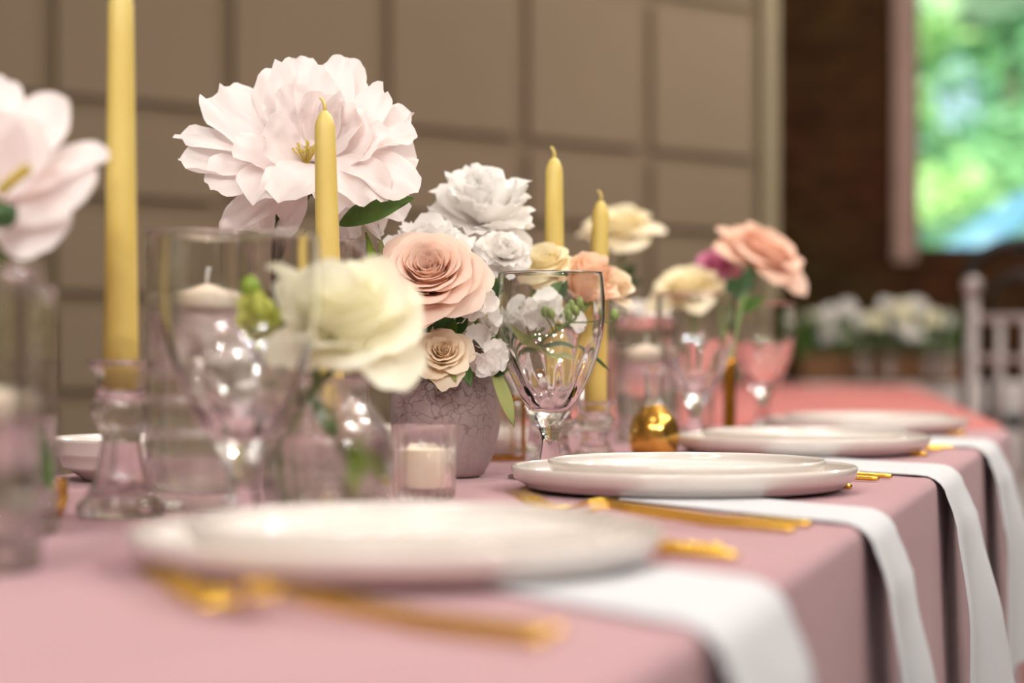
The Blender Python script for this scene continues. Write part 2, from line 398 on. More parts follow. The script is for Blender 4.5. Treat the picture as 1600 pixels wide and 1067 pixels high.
def cloth(name, label, per, mt, origin, u, n, drop, flare, famp, ffreq, wr=None, rings=14, group=None):
    """per: perimeter in (s, t) with outward normals; u, n world axes of s, t"""
    c = sum((p for p, _ in per), Vector()) / len(per)
    rows = []
    L = 0.0; ls = []
    for i in range(len(per)):
        ls.append(L); L += (per[(i + 1) % len(per)][0] - per[i][0]).length
    def W(s, t, z): return Vector(origin) + u * s + n * t + Vector((0, 0, z))
    V = []; Fc = []
    K = len(per)
    V.append(W(c.x, c.y, wr(c.x, c.y) if wr else 0))
    for j in range(1, rings + 1):
        f = j / rings
        for p, nn in per:
            q = c.lerp(p - nn * 0.010, f); V.append(W(q.x, q.y, wr(q.x, q.y) * (1 - f ** 12) if wr else 0))
    for k in range(1, 5):
        a = pi / 2 * k / 4
        for p, nn in per:
            q = p - nn * 0.010 * (1 - sin(a)); V.append(W(q.x, q.y, -0.010 * (1 - cos(a))))
    nd = 14
    for k in range(1, nd + 1):
        f = k / nd; dz = drop * f
        for i, (p, nn) in enumerate(per):
            fold = famp * min(1, f * 1.6) * (sin(ls[i] * ffreq) + 0.6 * sin(ls[i] * ffreq * 0.43 + 1.3)) + flare * min(1, dz / 0.2) * 0.6 + flare * 0.4 * f
            fold = max(fold, 0.001)
            q = p + nn * fold; V.append(W(q.x, q.y, -0.010 - dz))
    R = rings + 4 + nd
    for i in range(K): Fc.append((0, 1 + i, 1 + (i + 1) % K))
    for j in range(R - 1):
        for i in range(K):
            a = 1 + j * K + i; b = 1 + j * K + (i + 1) % K
            Fc.append((a, a + K, b + K, b))
    o = mobj(name, new_mesh(name, V, Fc), mt)
    return tag(o, label, 'tablecloth', group)

U = Vector((0.298, 0.9545, 0)); Nn = Vector((0.9545, -0.298, 0))
P2 = Vector((0.1345, 1.561, 0))
def T(s, t, z=0.0): return P2 + U * s + Nn * t + Vector((0, 0, TZ + z))
cloth('tablecloth', 'pink linen tablecloth under the place settings', rrect(-1.75, 1.34, -0.575, 0.175, 0.02), M['cloth'],
      P2 + Vector((0, 0, TZ)), U, Nn, 0.66, 0.012, 0.006, 11.0)
def table(label, org, u, n, s0, s1, t0, t1, ztop):
    ang = math.atan2(u.y, u.x)
    c = org + u * (s0 + s1) / 2 + n * (t0 + t1) / 2
    t = thing('banquet_table', label, 'table', (c.x, c.y, 0), ang)
    a, b = (s1 - s0) / 2, (t1 - t0) / 2
    MB().box((0, 0, ztop - 0.02), (2 * a - 0.03, 2 * b - 0.03, 0.032)).build('tabletop', M['folding'], t, smooth=False)
    for sx in (-1, 1):
        for sy in (-1, 1):
            MB().tube([(sx * (a - 0.15), sy * (b - 0.1), 0), (sx * (a - 0.15), sy * (b - 0.1), ztop - 0.035)], 0.014, 10).build('leg', M['steel'], t)
table('folding banquet table beneath the pink linen cloth', P2, U, Nn, -1.75, 1.34, -0.575, 0.175, TZ - 0.006)
# second table, joined on at a slight angle, same linen with warm light coloured in, rumpled
U2 = Vector((0.1609, 0.987, 0)); N2 = Vector((0.987, -0.1609, 0)); Q2 = Vector((0.722, 2.89, 0))
def wr2(s, t):
    return 0.010 + 0.019 * noise.noise(Vector((s * 5.0 + t * 1.5, t * 1.6, 2.2))) + 0.006 * noise.noise(Vector((s * 12, t * 3, 7.7)))
cloth('tablecloth', 'rumpled pink linen cloth coloured coral for warm light on the table past the last plate', rrect(0.0, 2.72, -0.75, 0.0, 0.10), M['coral'],
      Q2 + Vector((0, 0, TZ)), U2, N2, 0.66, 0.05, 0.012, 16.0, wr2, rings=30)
table('folding banquet table beneath the rumpled coral cloth', Q2, U2, N2, 0.02, 2.70, -0.73, -0.02, TZ - 0.022)

# ------------------------------------------------------------------ napkins
def napkin(label, s0, s1, sc, drop, f_near, f_far):
    """runs from under the plate, over the table edge and down; s0..s1 along the edge"""
    nu, nv = 44, 16
    prof = []
    for (t, z) in [(-0.02, 0.0022), (0.06, 0.0022), (0.12, 0.0024), (0.158, 0.0030)]: prof.append((t, z, 0))
    for k in range(1, 6):
        a = pi / 2 * k / 5; prof.append((0.160 + 0.020 * sin(a), 0.003 - 0.018 * (1 - cos(a)), 0.02 * k / 5))
    for k in range(1, 22): prof.append((0.180, -0.015 - drop * k / 21, k / 21))
    V = []
    for side in (0, 1):
        for (t, z, h) in prof:
            for j in range(nv + 1):
                v = j / nv
                lift = (f_near * (1 - v) + f_far * v) * h
                sm_ = min(1, h / 0.45); sm_ = sm_ * sm_ * (3 - 2 * sm_)
                wav = 0.007 * (1 + sin(v * 9.5 + 1.2)) * sm_
                ss = s0 + (s1 - s0) * v + (v - 0.35) * 0.05 * h
                base = ss + 0.85 * max(0, 0.158 - t)
                off = lift + wav + 0.010 * min(1, h / 0.06)
                V.append(T(base, t + off + (0.0012 if h > 0.05 else 0) * side, z - (0 if h > 0.05 else 0.0012 * side) ))
    n = nv + 1; m = len(prof); Fc = []
    for r in range(m - 1):
        for j in range(nv):
            a = r * n + j
            Fc.append((a, a + 1, a + n + 1, a + n)); b = a + m * n; Fc.append((b, b + n, b + n + 1, b + 1))
    for r in range(m - 1):
        for j in (0, nv):
            a = r * n + j; b = a + m * n; Fc.append((a, a + n, b + n, b))
    o = mobj('napkin', new_mesh('napkin', V, Fc), M['napkin'])
    return tag(o, label, 'napkin', 'white napkins hanging over the table edge')
def s_at(d): return (DEPTH_STRETCH * d - 1.509) / 0.9545
napkin('white napkin hanging below the nearest, most blurred plate', s_at(0.562), s_at(0.668), 0, 0.24, 0.010, 0.020)
napkin('white napkin hanging below the sharp plate beside the crisp goblet', s_at(0.888), s_at(0.968), 0, 0.26, 0.0, 0.030)
napkin('white napkin hanging below the third plate along the edge', s_at(1.225), s_at(1.34), 0, 0.27, 0.0, 0.055)
napkin('white napkin below the plate next to the coral cloth', s_at(1.59), s_at(1.73), 0, 0.235, 0.0, 0.05)

# ------------------------------------------------------------------ plates
def plate_mesh(R, h, rb, name):
    pr = spline([(0, 0.0005), (rb * 0.8, 0.0005), (rb, 0.0), (rb + (R - rb) * 0.45, 0.0035), (R - 0.003, h * 0.42), (R, h * 0.75), (R - 0.0002, h - 0.0008),
                 (R - 0.0020, h), (R - 0.0042, h - 0.0012), (R - 0.0062, h * 0.62), (R - 0.016, 0.0070), (rb * 0.7, 0.0060), (0, 0.0058)], 4)
    pr = [(max(0, p[0]), p[1]) for p in pr]; pr[0] = (0, pr[0][1]); pr[-1] = (0, pr[-1][1])
    mb = MB().lathe(pr, 72)
    return new_mesh(name, mb.v, mb.f)
dm = plate_mesh(0.135, 0.0175, 0.119, 'dinner_plate'); sm = plate_mesh(0.1085, 0.0160, 0.096, 'salad_plate')
def setting(x, y, which, z=0.0027):
    o = mobj('dinner_plate', dm, M['china']); o.location = (x, y, TZ + z); o.rotation_euler.z = random.random()
    tag(o, 'large cream dinner plate ' + which, 'plate', 'cream dinner plates')
    q = mobj('salad_plate', sm, M['china']); q.location = (x + 0.002, y - 0.001, TZ + z + 0.0062)
    tag(q, 'smaller cream plate stacked on the dinner plate ' + which, 'plate', 'cream salad plates')
PL = [(-0.058, DEPTH_STRETCH * 0.722), (0.1345, DEPTH_STRETCH * 1.115), (0.310, DEPTH_STRETCH * 1.519), (0.474, DEPTH_STRETCH * 1.905)]
for (x, y), wch in zip(PL, ['nearest the camera, strongly blurred', 'at the sharp setting beside the crisp goblet', 'third along the table edge', 'farthest, beside the coral cloth']):
    setting(x, y, wch)
bw = MB().lathe([(r_ * 0.67, z_) for r_, z_ in [(0, 0), (0.085, 0.0), (0.092, 0.002), (0.108, 0.009), (0.117, 0.0115), (0.118, 0.013), (0.123, 0.020), (0.1275, 0.0225), (0.1285, 0.024), (0.132, 0.033), (0.1345, 0.0355), (0.1325, 0.0362), (0.128, 0.033), (0.118, 0.016), (0.10, 0.008), (0, 0.006)]], 72)
bo = bw.build('serving_bowl', M['china']); bo.location = (-0.302, 1.69, TZ + 0.0006)
tag(bo, 'white ridged bowl across the table, behind the ornate glass candlestick', 'bowl')
setting(-0.068, 2.26, 'across the table behind the mauve pot', 0.0004)

# ------------------------------------------------------------------ cutlery
def xsec(mb, rows, close=True):
    """rows of (x, half width, z, thickness): a flat bar along x"""
    V = []
    for (x, hw_, z, th) in rows:
        V += [(x, -hw_, z + th * 0.5), (x, -hw_ * 0.6, z + th), (x, hw_ * 0.6, z + th), (x, hw_, z + th * 0.5), (x, hw_ * 0.6, z), (x, -hw_ * 0.6, z)]
    Fc = []
    for i in range(len(rows) - 1):
        for k in range(6):
            k2 = (k + 1) % 6; Fc.append((i * 6 + k, i * 6 + k2, i * 6 + 6 + k2, i * 6 + 6 + k))
    Fc.append(tuple(range(5, -1, -1))); Fc.append(tuple((len(rows) - 1) * 6 + k for k in range(6)))
    mb.add(V, Fc); return mb
# x = 0 at the handle end, grows towards the head
def mk_fork(L):
    mb = xsec(MB(), [(0, 0.0026, 0.0008, 0.0028), (0.004, 0.0034, 0.0006, 0.0036), (L * 0.3, 0.0030, 0.0012, 0.0036), (L * 0.58, 0.0024, 0.006, 0.0034), (L * 0.68, 0.0030, 0.0085, 0.003)])
    me_h = new_mesh('handle', mb.v, mb.f)
    mb = xsec(MB(), [(L * 0.675, 0.003, 0.0085, 0.003), (L * 0.72, 0.0085, 0.0075, 0.0024), (L * 0.77, 0.0112, 0.0045, 0.002), (L * 0.81, 0.0115, 0.0030, 0.002)])
    me_c = new_mesh('head', mb.v, mb.f)
    mb = xsec(MB(), [(L * 0.805, 0.0019, 0.0030, 0.002), (L * 0.87, 0.0017, 0.0030, 0.0019), (L * 0.94, 0.0014, 0.007, 0.0016), (L, 0.0007, 0.0135, 0.001)])
    me_t = new_mesh('tine', mb.v, mb.f)
    return me_h, me_c, me_t
FK = mk_fork(0.225); FS = mk_fork(0.195)
def place(o, hx, hy, ang=-0.33):
    d_ = FP * (CZ - TZ - 0.004) / (hy - HOR); p = Vector(((hx - 800) / FP * d_, d_, TZ + 0.0006)); d = (-Nn).copy()
    d.rotate(Matrix.Rotation(ang, 3, 'Z')); o.location = p; o.rotation_euler.z = math.atan2(d.y, d.x)
def fork(meshes, label, hx, hy, ang=-0.33):
    r = thing('fork', label, 'fork', group='gold forks')
    mobj('handle', meshes[0], M['gold'], r); mobj('head', meshes[1], M['gold'], r)
    for k in range(4): mobj('tine', meshes[2], M['gold'], r, Matrix.Translation((0, -0.0093 + 0.0062 * k, 0)))
    place(r, hx, hy, ang)
L_ = 0.215
mb = xsec(MB(), [(0, 0.0026, 0.0, 0.003), (0.004, 0.0036, 0.0, 0.0045), (L_ * 0.4, 0.0032, 0.0, 0.0045), (L_ * 0.5, 0.0030, 0.0, 0.004)]); KH = new_mesh('handle', mb.v, mb.f)
mb = xsec(MB(), [(L_ * 0.49, 0.0030, 0.0, 0.0035), (L_ * 0.55, 0.0075, 0.0004, 0.0022), (L_ * 0.8, 0.0085, 0.0004, 0.0018), (L_ * 0.95, 0.006, 0.0004, 0.0014), (L_, 0.001, 0.0004, 0.001)]); KB = new_mesh('blade', mb.v, mb.f)
mb = xsec(MB(), [(0, 0.0026, 0.0, 0.003), (0.004, 0.0036, 0.0, 0.004), (0.08, 0.0030, 0.001, 0.0036), (0.125, 0.0024, 0.006, 0.0032), (0.145, 0.0026, 0.006, 0.0028)]); SH = new_mesh('handle', mb.v, mb.f)
V_ = []; F_ = []
for i in range(9):
    for k in range(12):
        f = i / 8; q = 2 * pi * k / 12
        V_.append((0.165 + 0.026 * f * cos(q), 0.0185 * f * sin(q) * (1 - 0.15 * cos(q)), 0.0012 + 0.0062 * f ** 2))
for i in range(8):
    for k in range(12): F_.append((i * 12 + k, i * 12 + (k + 1) % 12, i * 12 + 12 + (k + 1) % 12, i * 12 + 12 + k))
SB = new_mesh('bowl', V_, F_)
def knife(label, hx, hy, ang=-0.33):
    r = thing('knife', label, 'knife', group='gold knives'); mobj('handle', KH, M['gold'], r); mobj('blade', KB, M['gold'], r); place(r, hx, hy, ang)
def spoon(label, hx, hy, ang=-0.33):
    r = thing('spoon', label, 'spoon', group='gold spoons'); mobj('handle', SH, M['gold'], r); mobj('bowl', SB, M['gold'], r); place(r, hx, hy, ang)
wh = ['nearest blurred plate', 'sharp plate by the crisp goblet', 'third plate along the edge', 'farthest plate by the coral cloth']
FE = [((880, 982), (850, 996)), ((1266, 816), (1240, 824)), ((1393, 742), (1372, 746)), ((1488, 697), (1470, 700))]
KE = [((1152, 864), (1130, 852)), ((1330, 757), (1318, 750)), ((1448, 708), (1440, 704)), ((1508, 676), (1500, 673))]
for i in range(4):
    fork(FK, 'long gold fork beside the ' + wh[i], *FE[i][0])
    fork(FS, 'shorter gold fork, outer one beside the ' + wh[i], *FE[i][1])
    knife('gold knife on the far side of the ' + wh[i], *KE[i][0])
    spoon('gold spoon on the far side of the ' + wh[i], *KE[i][1])

# ------------------------------------------------------------------ glassware
GS = 1821.0
def goblet_mesh():
    outer = [(0.0, 0.0), (0.033, 0.0), (0.036, 0.0012), (0.0355, 0.0026), (0.026, 0.0050), (0.0145, 0.0078), (0.0105, 0.0125), (0.0092, 0.020), (0.0078, 0.028),
             (0.0076, 0.034), (0.0088, 0.039), (0.0100, 0.0415), (0.0098, 0.044), (0.0120, 0.048), (0.0165, 0.0555), (0.0235, 0.066), (0.0300, 0.0785), (0.0365, 0.093), (0.0420, 0.110),
             (0.0460, 0.128), (0.0470, 0.142), (0.0468, 0.156), (0.0457, 0.168), (0.0449, 0.1750)]
    inner = [(0.0443, 0.1762), (0.0436, 0.1752), (0.0442, 0.168), (0.0452, 0.156), (0.0454, 0.142), (0.0443, 0.128), (0.0400, 0.110), (0.0340, 0.093), (0.0265, 0.0785), (0.0180, 0.068),
             (0.0100, 0.0615), (0.0, 0.0595)]
    a = spline(outer, 3); b = spline(inner, 3)
    pr = [(max(0, p[0]), p[1]) for p in a + b]; pr[0] = (0, 0); pr[-1] = (0, 0.0595)
    na = len(a)
    def rf(i, r, z, q):
        if i < na:
            if 0.010 < z < 0.060:                          # facetted stem that blooms into the bowl
                k = min(1, (z - 0.010) / 0.006) * min(1, max(0, (0.060 - z) / 0.012))
                return r * (1 + 0.07 * k * abs(cos(q * 4)) - 0.03 * k)
            return r
        k = max(0.0, min(1, (0.122 - z) / 0.035)) * min(1, (z - 0.0595) / 0.006)
        return r * (1 - 0.055 * k * (0.5 + 0.5 * cos(q * 9 + 30 * (z - 0.07))))      # soft optic swirl inside the lower bowl
    mb = MB().lathe(pr, 72, rf)
    return new_mesh('goblet', mb.v, mb.f)
GM = goblet_mesh()
def goblet(label, px, d, rz=0.0):
    o = mobj('water_goblet', GM, M['glass']); o.location = (X(px, d), D(d), TZ + 0.0006); o.rotation_euler.z = rz
    return tag(o, label, 'goblet', 'clear stemmed water goblets')
goblet('large blurred clear goblet in front of the cream flower', 376, 0.828)
goblet('crisp clear goblet standing in front of the mauve pot flowers', 860, 1.22, 0.2)
goblet('clear goblet in front of the white rose', 1087, 1.68, 0.4)
goblet('clear goblet under the peach rose near the coral cloth', 1193, 2.0, 0.1)
goblet('clear goblet far across, seen between goblet stem and candle', 838, 1.50, 0.3)
goblet('clear goblet far across, behind the short leaning candle', 915, 1.86, 0.7)

def cyl_vase_mesh(R, H, wall=0.0026, base=0.011, ring=0.0, name='vase'):
    pr = [(0, 0.0012), (R * 0.8, 0.0006), (R - 0.003, 0), (R - 0.0008, 0.0008), (R, 0.003)]
    n = 60 if ring else 8
    for i in range(1, n): 
        z = 0.003 + (H - 0.005) * i / n
        pr.append((R + ring * sin(z * 2 * pi / 0.021) * (1 if z < H * 0.62 else 0), z))
    pr += [(R, H - 0.001), (R - wall * 0.5, H), (R - wall, H - 0.001)]
    pr += [(R - wall, H - 0.003 - (H - base - 0.006) * i / 6) for i in range(7)]
    pr += [(R - wall - 0.003, base + 0.0005), (R * 0.5, base), (0, base)]
    mb = MB().lathe(pr, 56); return new_mesh(name, mb.v, mb.f)
def water_mesh(R, z0, z1):
    mb = MB().lathe([(0, z0), (R - 0.003, z0), (R, z0 + 0.003), (R, (z0 + z1) / 2), (R, z1 - 0.0004), (R - 0.001, z1 - 0.0003), (R - 0.003, z1 - 0.001), (0, z1 - 0.001)], 56)
    return new_mesh('water', mb.v, mb.f)
def floating_candle(label, x, y, zwater, R=0.026):
    c = thing('floating_candle', label, 'candle', (x, y, zwater - 0.010), 0.3, 'ivory floating candles')
    pr = spline([(0, 0), (R * 0.6, 0.0005), (R * 0.93, 0.006), (R, 0.0125), (R * 0.985, 0.018), (R * 0.90, 0.0205), (R * 0.6, 0.0225), (R * 0.2, 0.0265), (0, 0.0275)], 3)
    MB().lathe([(max(0, p[0]), p[1]) for p in pr[:-1]] + [(0, 0.0275)], 36).build('wax', M['waxwhite'], c)
    c = c.children[0]
    MB().tube([(0, 0, 0.026), (0.0004, 0, 0.032), (0.0016, 0.0005, 0.038)], 0.0013, 8).build('wick', M['wick'], c)
def cylinder(label, px, d, R, H, water=None, candle=None, ring=0.0, group='clear glass cylinder vases'):
    x = X(px, d); v = thing('cylinder_vase', label, 'vase', (x, D(d), TZ + 0.0006), 0, group)
    mobj('vessel', cyl_vase_mesh(R, H, ring=ring), M['glassc'], v)
    if water: mobj('water', water_mesh(R - 0.0030, 0.0118, water), M['water'], v)
    if candle: floating_candle(candle, x, D(d), TZ + 0.0006 + water, min(0.027, R * 0.68))
    return v
cylinder('clear cylinder vase holding water and a floating candle, left of the big peony', 317, 0.985, 0.0395, 0.192, 0.138,
         'ivory floating candle in the tall cylinder left of the big peony', ring=0.0007)
cylinder('blurred clear cylinder with floating candle cut by the left picture edge', -62, 0.705, 0.0395, 0.150, 0.078,
         'blurred ivory floating candle at the left picture edge')
cylinder('tall clear cylinder vase carrying the big white peony', 505, 1.235, 0.040, 0.205, 0.085)
cylinder('small clear cylinder with floating candle behind the gold bud vase', 1010, 1.72, 0.037, 0.150, 0.100,
         'ivory floating candle behind the gold bud vase')
cylinder('clear cylinder vase under the blurred peony at the left edge', 0, 0.845, 0.034, 0.147, 0.07)
# small round vase of the cream flower
def round_vase(label, px, d, R, H, rn, water, group='small round glass bud vases'):
    x = X(px, d); v = thing('bud_vase', label, 'vase', (x, D(d), TZ + 0.0006), 0, group)
    o = spline([(0, 0.001), (R * 0.62, 0.0), (R * 0.9, 0.010), (R, H * 0.35), (R * 0.93, H * 0.62), (rn, H * 0.88), (rn + 0.002, H)], 5)
    i = spline([(rn, H), (rn - 0.002, H * 0.88), (R * 0.93 - 0.0026, H * 0.62), (R - 0.0026, H * 0.35), (R * 0.9 - 0.003, 0.014), (R * 0.5, 0.009), (0, 0.009)], 5)
    pr = [(max(0, p[0]), p[1]) for p in o + i]; pr[0] = (0, 0.001); pr[-1] = (0, 0.009)
    MB().lathe(pr, 48).build('vessel', M['glassc'], v)
    wz = water
    wi = [p for p in i if p[1] < wz]
    pr = [(0, 0.0096)] + [(max(0.001, p[0] - 0.0005), p[1] + 0.0005) for p in reversed(wi) if p[0] > 0.003] + [(wi[0][0] - 0.001, wz), (0, wz)]
    MB().lathe(pr, 48).build('water', M['water'], v)
    return v
round_vase('round clear bud vase with stems of the blurred cream flower', 512, 0.885, 0.042, 0.092, 0.024, 0.055)
# glass candlesticks
def candlestick_mesh(H, Rb):
    k = H / 0.10
    o = [(0, 0.004), (Rb * 0.7, 0.003), (Rb * 0.93, 0), (Rb, 0.002), (Rb * 0.97, 0.0065 * k), (Rb * 0.72, 0.016 * k), (Rb * 0.55, 0.030 * k), (0.0135, 0.042 * k), (0.0125, 0.050 * k), (0.0145, 0.058 * k),
         (0.0195, 0.066 * k), (0.0205, 0.071 * k), (0.0170, 0.077 * k), (0.0160, 0.086 * k), (0.0178, 0.094 * k), (0.0220, 0.0985 * k), (0.0222, 0.101 * k)]
    i = [(0.0205, 0.1018 * k), (0.0135, 0.0995 * k), (0.0127, 0.095 * k), (0.0124, 0.084 * k), (0.0120, 0.0815 * k), (0, 0.081 * k)]
    a = spline(o, 3)
    pr = [(max(0, p[0]), p[1]) for p in a] + i; pr[0] = (0, 0.004)
    na = len(a)
    mb = MB().lathe(pr, 48, lambda j, r, z, q: r * (1 + (0.10 * abs(cos(q * 4)) - 0.05 if 0.006 < z < 0.064 * k and j < na else 0)))
    return new_mesh('candlestick', mb.v, mb.f), 0.0815 * k
CS1, cz1 = candlestick_mesh(0.101, 0.0290); CS2, cz2 = candlestick_mesh(0.058, 0.0250)
def candlestick(label, px, d, me):
    o = mobj('candlestick', me, M['crystal']); o.location = (X(px, d), D(d), TZ + 0.0006)
    return tag(o, label, 'candlestick', 'pressed glass candlesticks')
def taper(label, px, d, zb, L, lean=(0, 0)):
    c = thing('taper_candle', label, 'candle', (X(px, d), D(d), TZ + 0.0006 + zb), 0, 'pale yellow taper candles')
    c.rotation_euler = (lean[1], lean[0], 0)
    r0, r1 = 0.0117, 0.0083
    pr = [(0, 0.0004), (r0 * 0.9, 0.0004), (r0, 0.002)] + [(r0 + (r1 - r0) * (i / 10), 0.002 + (L - 0.016) * i / 10) for i in range(1, 11)]
    pr += [(r1 * 0.86, L - 0.0085), (r1 * 0.58, L - 0.0035), (r1 * 0.28, L - 0.0008), (0, L)]
    c = MB().lathe(pr, 28).build('wax', M['wax'], c)
    MB().tube([(0, 0, L - 0.003), (0.0003, 0, L + 0.004), (-0.0015, 0, L + 0.008), (-0.0035, 0, L + 0.010)], [0.0019, 0.0013, 0.0012, 0.001], 8).build('wick', M['wax'], c)
candlestick('blurred ornate glass candlestick under the tallest yellow candle', 174, 0.935, CS1)
taper('tallest yellow taper candle, rising out of the top of the picture', 189, 0.935, cz1, 0.268)
bpy.data.objects['taper_candle'].location.x = X(189, 0.935)
bpy.data.objects['candlestick'].location.x = X(189, 0.935)
candlestick('glass candlestick behind the cream flower', 518, 1.13, CS2)
taper('yellow taper candle in front of the big white peony', 518, 1.13, cz2, 0.253, (-0.022, 0))
candlestick('glass candlestick hidden behind the crisp goblet', 866, 1.36, CS2)
taper('yellow taper candle rising above the crisp goblet', 866, 1.36, cz2, 0.247)
candlestick('glass candlestick right of the crisp goblet stem', 929, 1.42, CS2)
taper('shorter leaning yellow taper candle right of the crisp goblet', 929, 1.42, cz2, 0.212, (0.03, 0))

# fluted votive glass
vx, vy = X(662, 1.035), D(1.035)
vt = thing('votive_glass', 'small fluted clear votive glass in front of the mauve pot', 'votive', (vx, vy, TZ + 0.0006))
pr = [(0, 0.0), (0.019, 0.0), (0.0215, 0.002), (0.0222, 0.006), (0.0228, 0.02), (0.0233, 0.04), (0.0237, 0.0535), (0.0231, 0.0548), (0.0224, 0.0535), (0.0216, 0.03), (0.0208, 0.011), (0.019, 0.008), (0, 0.0075)]
MB().lathe(pr, 120, lambda i, r, z, q: r * (1 + (0.035 * cos(q * 20) if 1 < i < 6 else 0))).build('vessel', M['glassc'], vt)
vc = thing('votive_candle', 'ivory votive candle inside the fluted glass', 'candle', (vx, vy, TZ + 0.0086))
random.seed(3)
MB().lathe([(0, 0), (0.0165, 0), (0.0172, 0.002), (0.0172, 0.016), (0.0168, 0.0285), (0.0155, 0.0300), (0.0145, 0.0275), (0, 0.0270)], 32).build('wax', M['waxwhite'], vc)
vc = vc.children[0]
MB().tube([(0, 0, 0.0265), (0.0005, 0, 0.034)], 0.0011, 8).build('wick', M['wick'], vc)

# mauve crackled pot
PX, PD = 696, 1.235
pot = MB()
pr = spline([(0, 0.001), (0.026, 0.0), (0.034, 0.004), (0.0425, 0.022), (0.0475, 0.047), (0.0470, 0.068), (0.0445, 0.086), (0.0432, 0.0925), (0.0425, 0.0942), (0.0408, 0.093),
             (0.0425, 0.080), (0.044, 0.060), (0.041, 0.030), (0.030, 0.010), (0, 0.008)], 4)
pr = [(max(0, p[0]), p[1]) for p in pr]; pr[0] = (0, 0.001); pr[-1] = (0, 0.008)
pot.lathe(pr, 64, lambda i, r, z, q: r * (1 + 0.006 * sin(3 * q + 1) * sin(z * 60)))
po = pot.build('flower_pot', M['pot']); po.location = (X(PX, PD), D(PD), TZ + 0.0006)
tag(po, 'mauve grey ceramic pot with crackled glaze holding the bouquet', 'pot')

# gold dipped bud vase, brass tube vase
def gold_vase(label, px, d):
    v = thing('bud_vase', label, 'vase', (X(px, d), D(d), TZ + 0.0006))
    pr = spline([(0, 0.001), (0.018, 0.0), (0.0245, 0.006), (0.0268, 0.020), (0.0235, 0.036), (0.0150, 0.047), (0.0105, 0.052)], 5)
    pr = [(max(0, p[0]), p[1]) for p in pr]; pr[0] = (0, 0.001)
    MB().lathe(pr + [(0.009, 0.051), (0.022, 0.034), (0.025, 0.02), (0.022, 0.008), (0, 0.004)], 40).build('bulb', M['goldglass'], v)
    MB().lathe([(0.0108, 0.0522), (0.0100, 0.065), (0.0110, 0.084), (0.0125, 0.092), (0.0115, 0.0925), (0.0095, 0.083), (0.0085, 0.065), (0.0090, 0.0525), (0.0108, 0.0522)], 32).build('neck', M['glassc'], v)
gold_vase('gold dipped round bud vase with clear neck beside the third plate', 1022, 1.49)
v = thing('bud_vase', 'slim brass tube bud vase behind the third goblet', 'vase', (X(1140, 1.80), D(1.80), TZ + 0.0006))
MB().lathe([(0, 0), (0.020, 0), (0.020, 0.003), (0.009, 0.006), (0.0078, 0.012), (0.0078, 0.09), (0.0085, 0.10), (0.0078, 0.10), (0.0066, 0.09), (0.0066, 0.02), (0, 0.02)], 28).build('vessel', M['amber'], v)
# bud vase of the far cream rose: clear bottle
def bottle(label, px, d, R, H, rn):
    v = thing('bud_vase', label, 'vase', (X(px, d), D(d), TZ + 0.0006))
    o = spline([(0, 0.001), (R * 0.85, 0), (R, 0.006), (R, H * 0.42), (R * 0.75, H * 0.55), (rn, H * 0.68), (rn, H * 0.92), (rn + 0.003, H)], 4)
    i = [Vector((max(0, p[0] - 0.0025), p[1] + (0.005 if k < 6 else 0))) for k, p in enumerate(o)]
    pr = [(max(0, p[0]), p[1]) for p in o] + [(p[0], p[1]) for p in reversed(i)]
    pr[0] = (0, 0.001); pr[-1] = (0, 0.006)
    MB().lathe(pr, 36).build('vessel', M['glassc'], v)
bottle('clear bottle bud vase under the far cream rose', 973, 2.0, 0.026, 0.165, 0.011)
bottle('clear bottle bud vase under the far white rose', 1085, 1.93, 0.026, 0.13, 0.011)
# brass framed glass box
bx = thing('glass_lantern', 'small brass edged glass box behind the mauve pot', 'lantern', (X(772, 1.43), D(1.43), TZ + 0.0006), 0.25)
a_, h_ = 0.024, 0.060
for sx in (-1, 1):
    for sy in (-1, 1):
        MB().box((sx * a_, sy * a_, h_ / 2), (0.0035, 0.0035, h_)).build('upright', M['amber'], bx, smooth=False)
for z_ in (0.0018, h_ + 0.0017):
    for sx in (-1, 1):
        MB().box((sx * a_, 0, z_), (0.0035, 2 * a_ + 0.0035, 0.0035)).build('rail', M['amber'], bx, smooth=False)
        MB().box((0, sx * a_, z_), (2 * a_ - 0.0035, 0.0035, 0.0035)).build('rail', M['amber'], bx, smooth=False)
for sx in (-1, 1):
    MB().box((0, sx * a_, h_ / 2), (2 * a_ - 0.0036, 0.0012, h_ - 0.004)).build('pane', M['glassc'], bx, smooth=False)

# ------------------------------------------------------------------ flowers
def grid_mesh(name, nu, nv, f):
    V = [f(i / nu, -1 + 2 * j / nv) for i in range(nu + 1) for j in range(nv + 1)]
    n = nv + 1
    Fc = [(i * n + j, i * n + j + 1, (i + 1) * n + j + 1, (i + 1) * n + j) for i in range(nu) for j in range(nv)]
    return new_mesh(name, V, Fc)

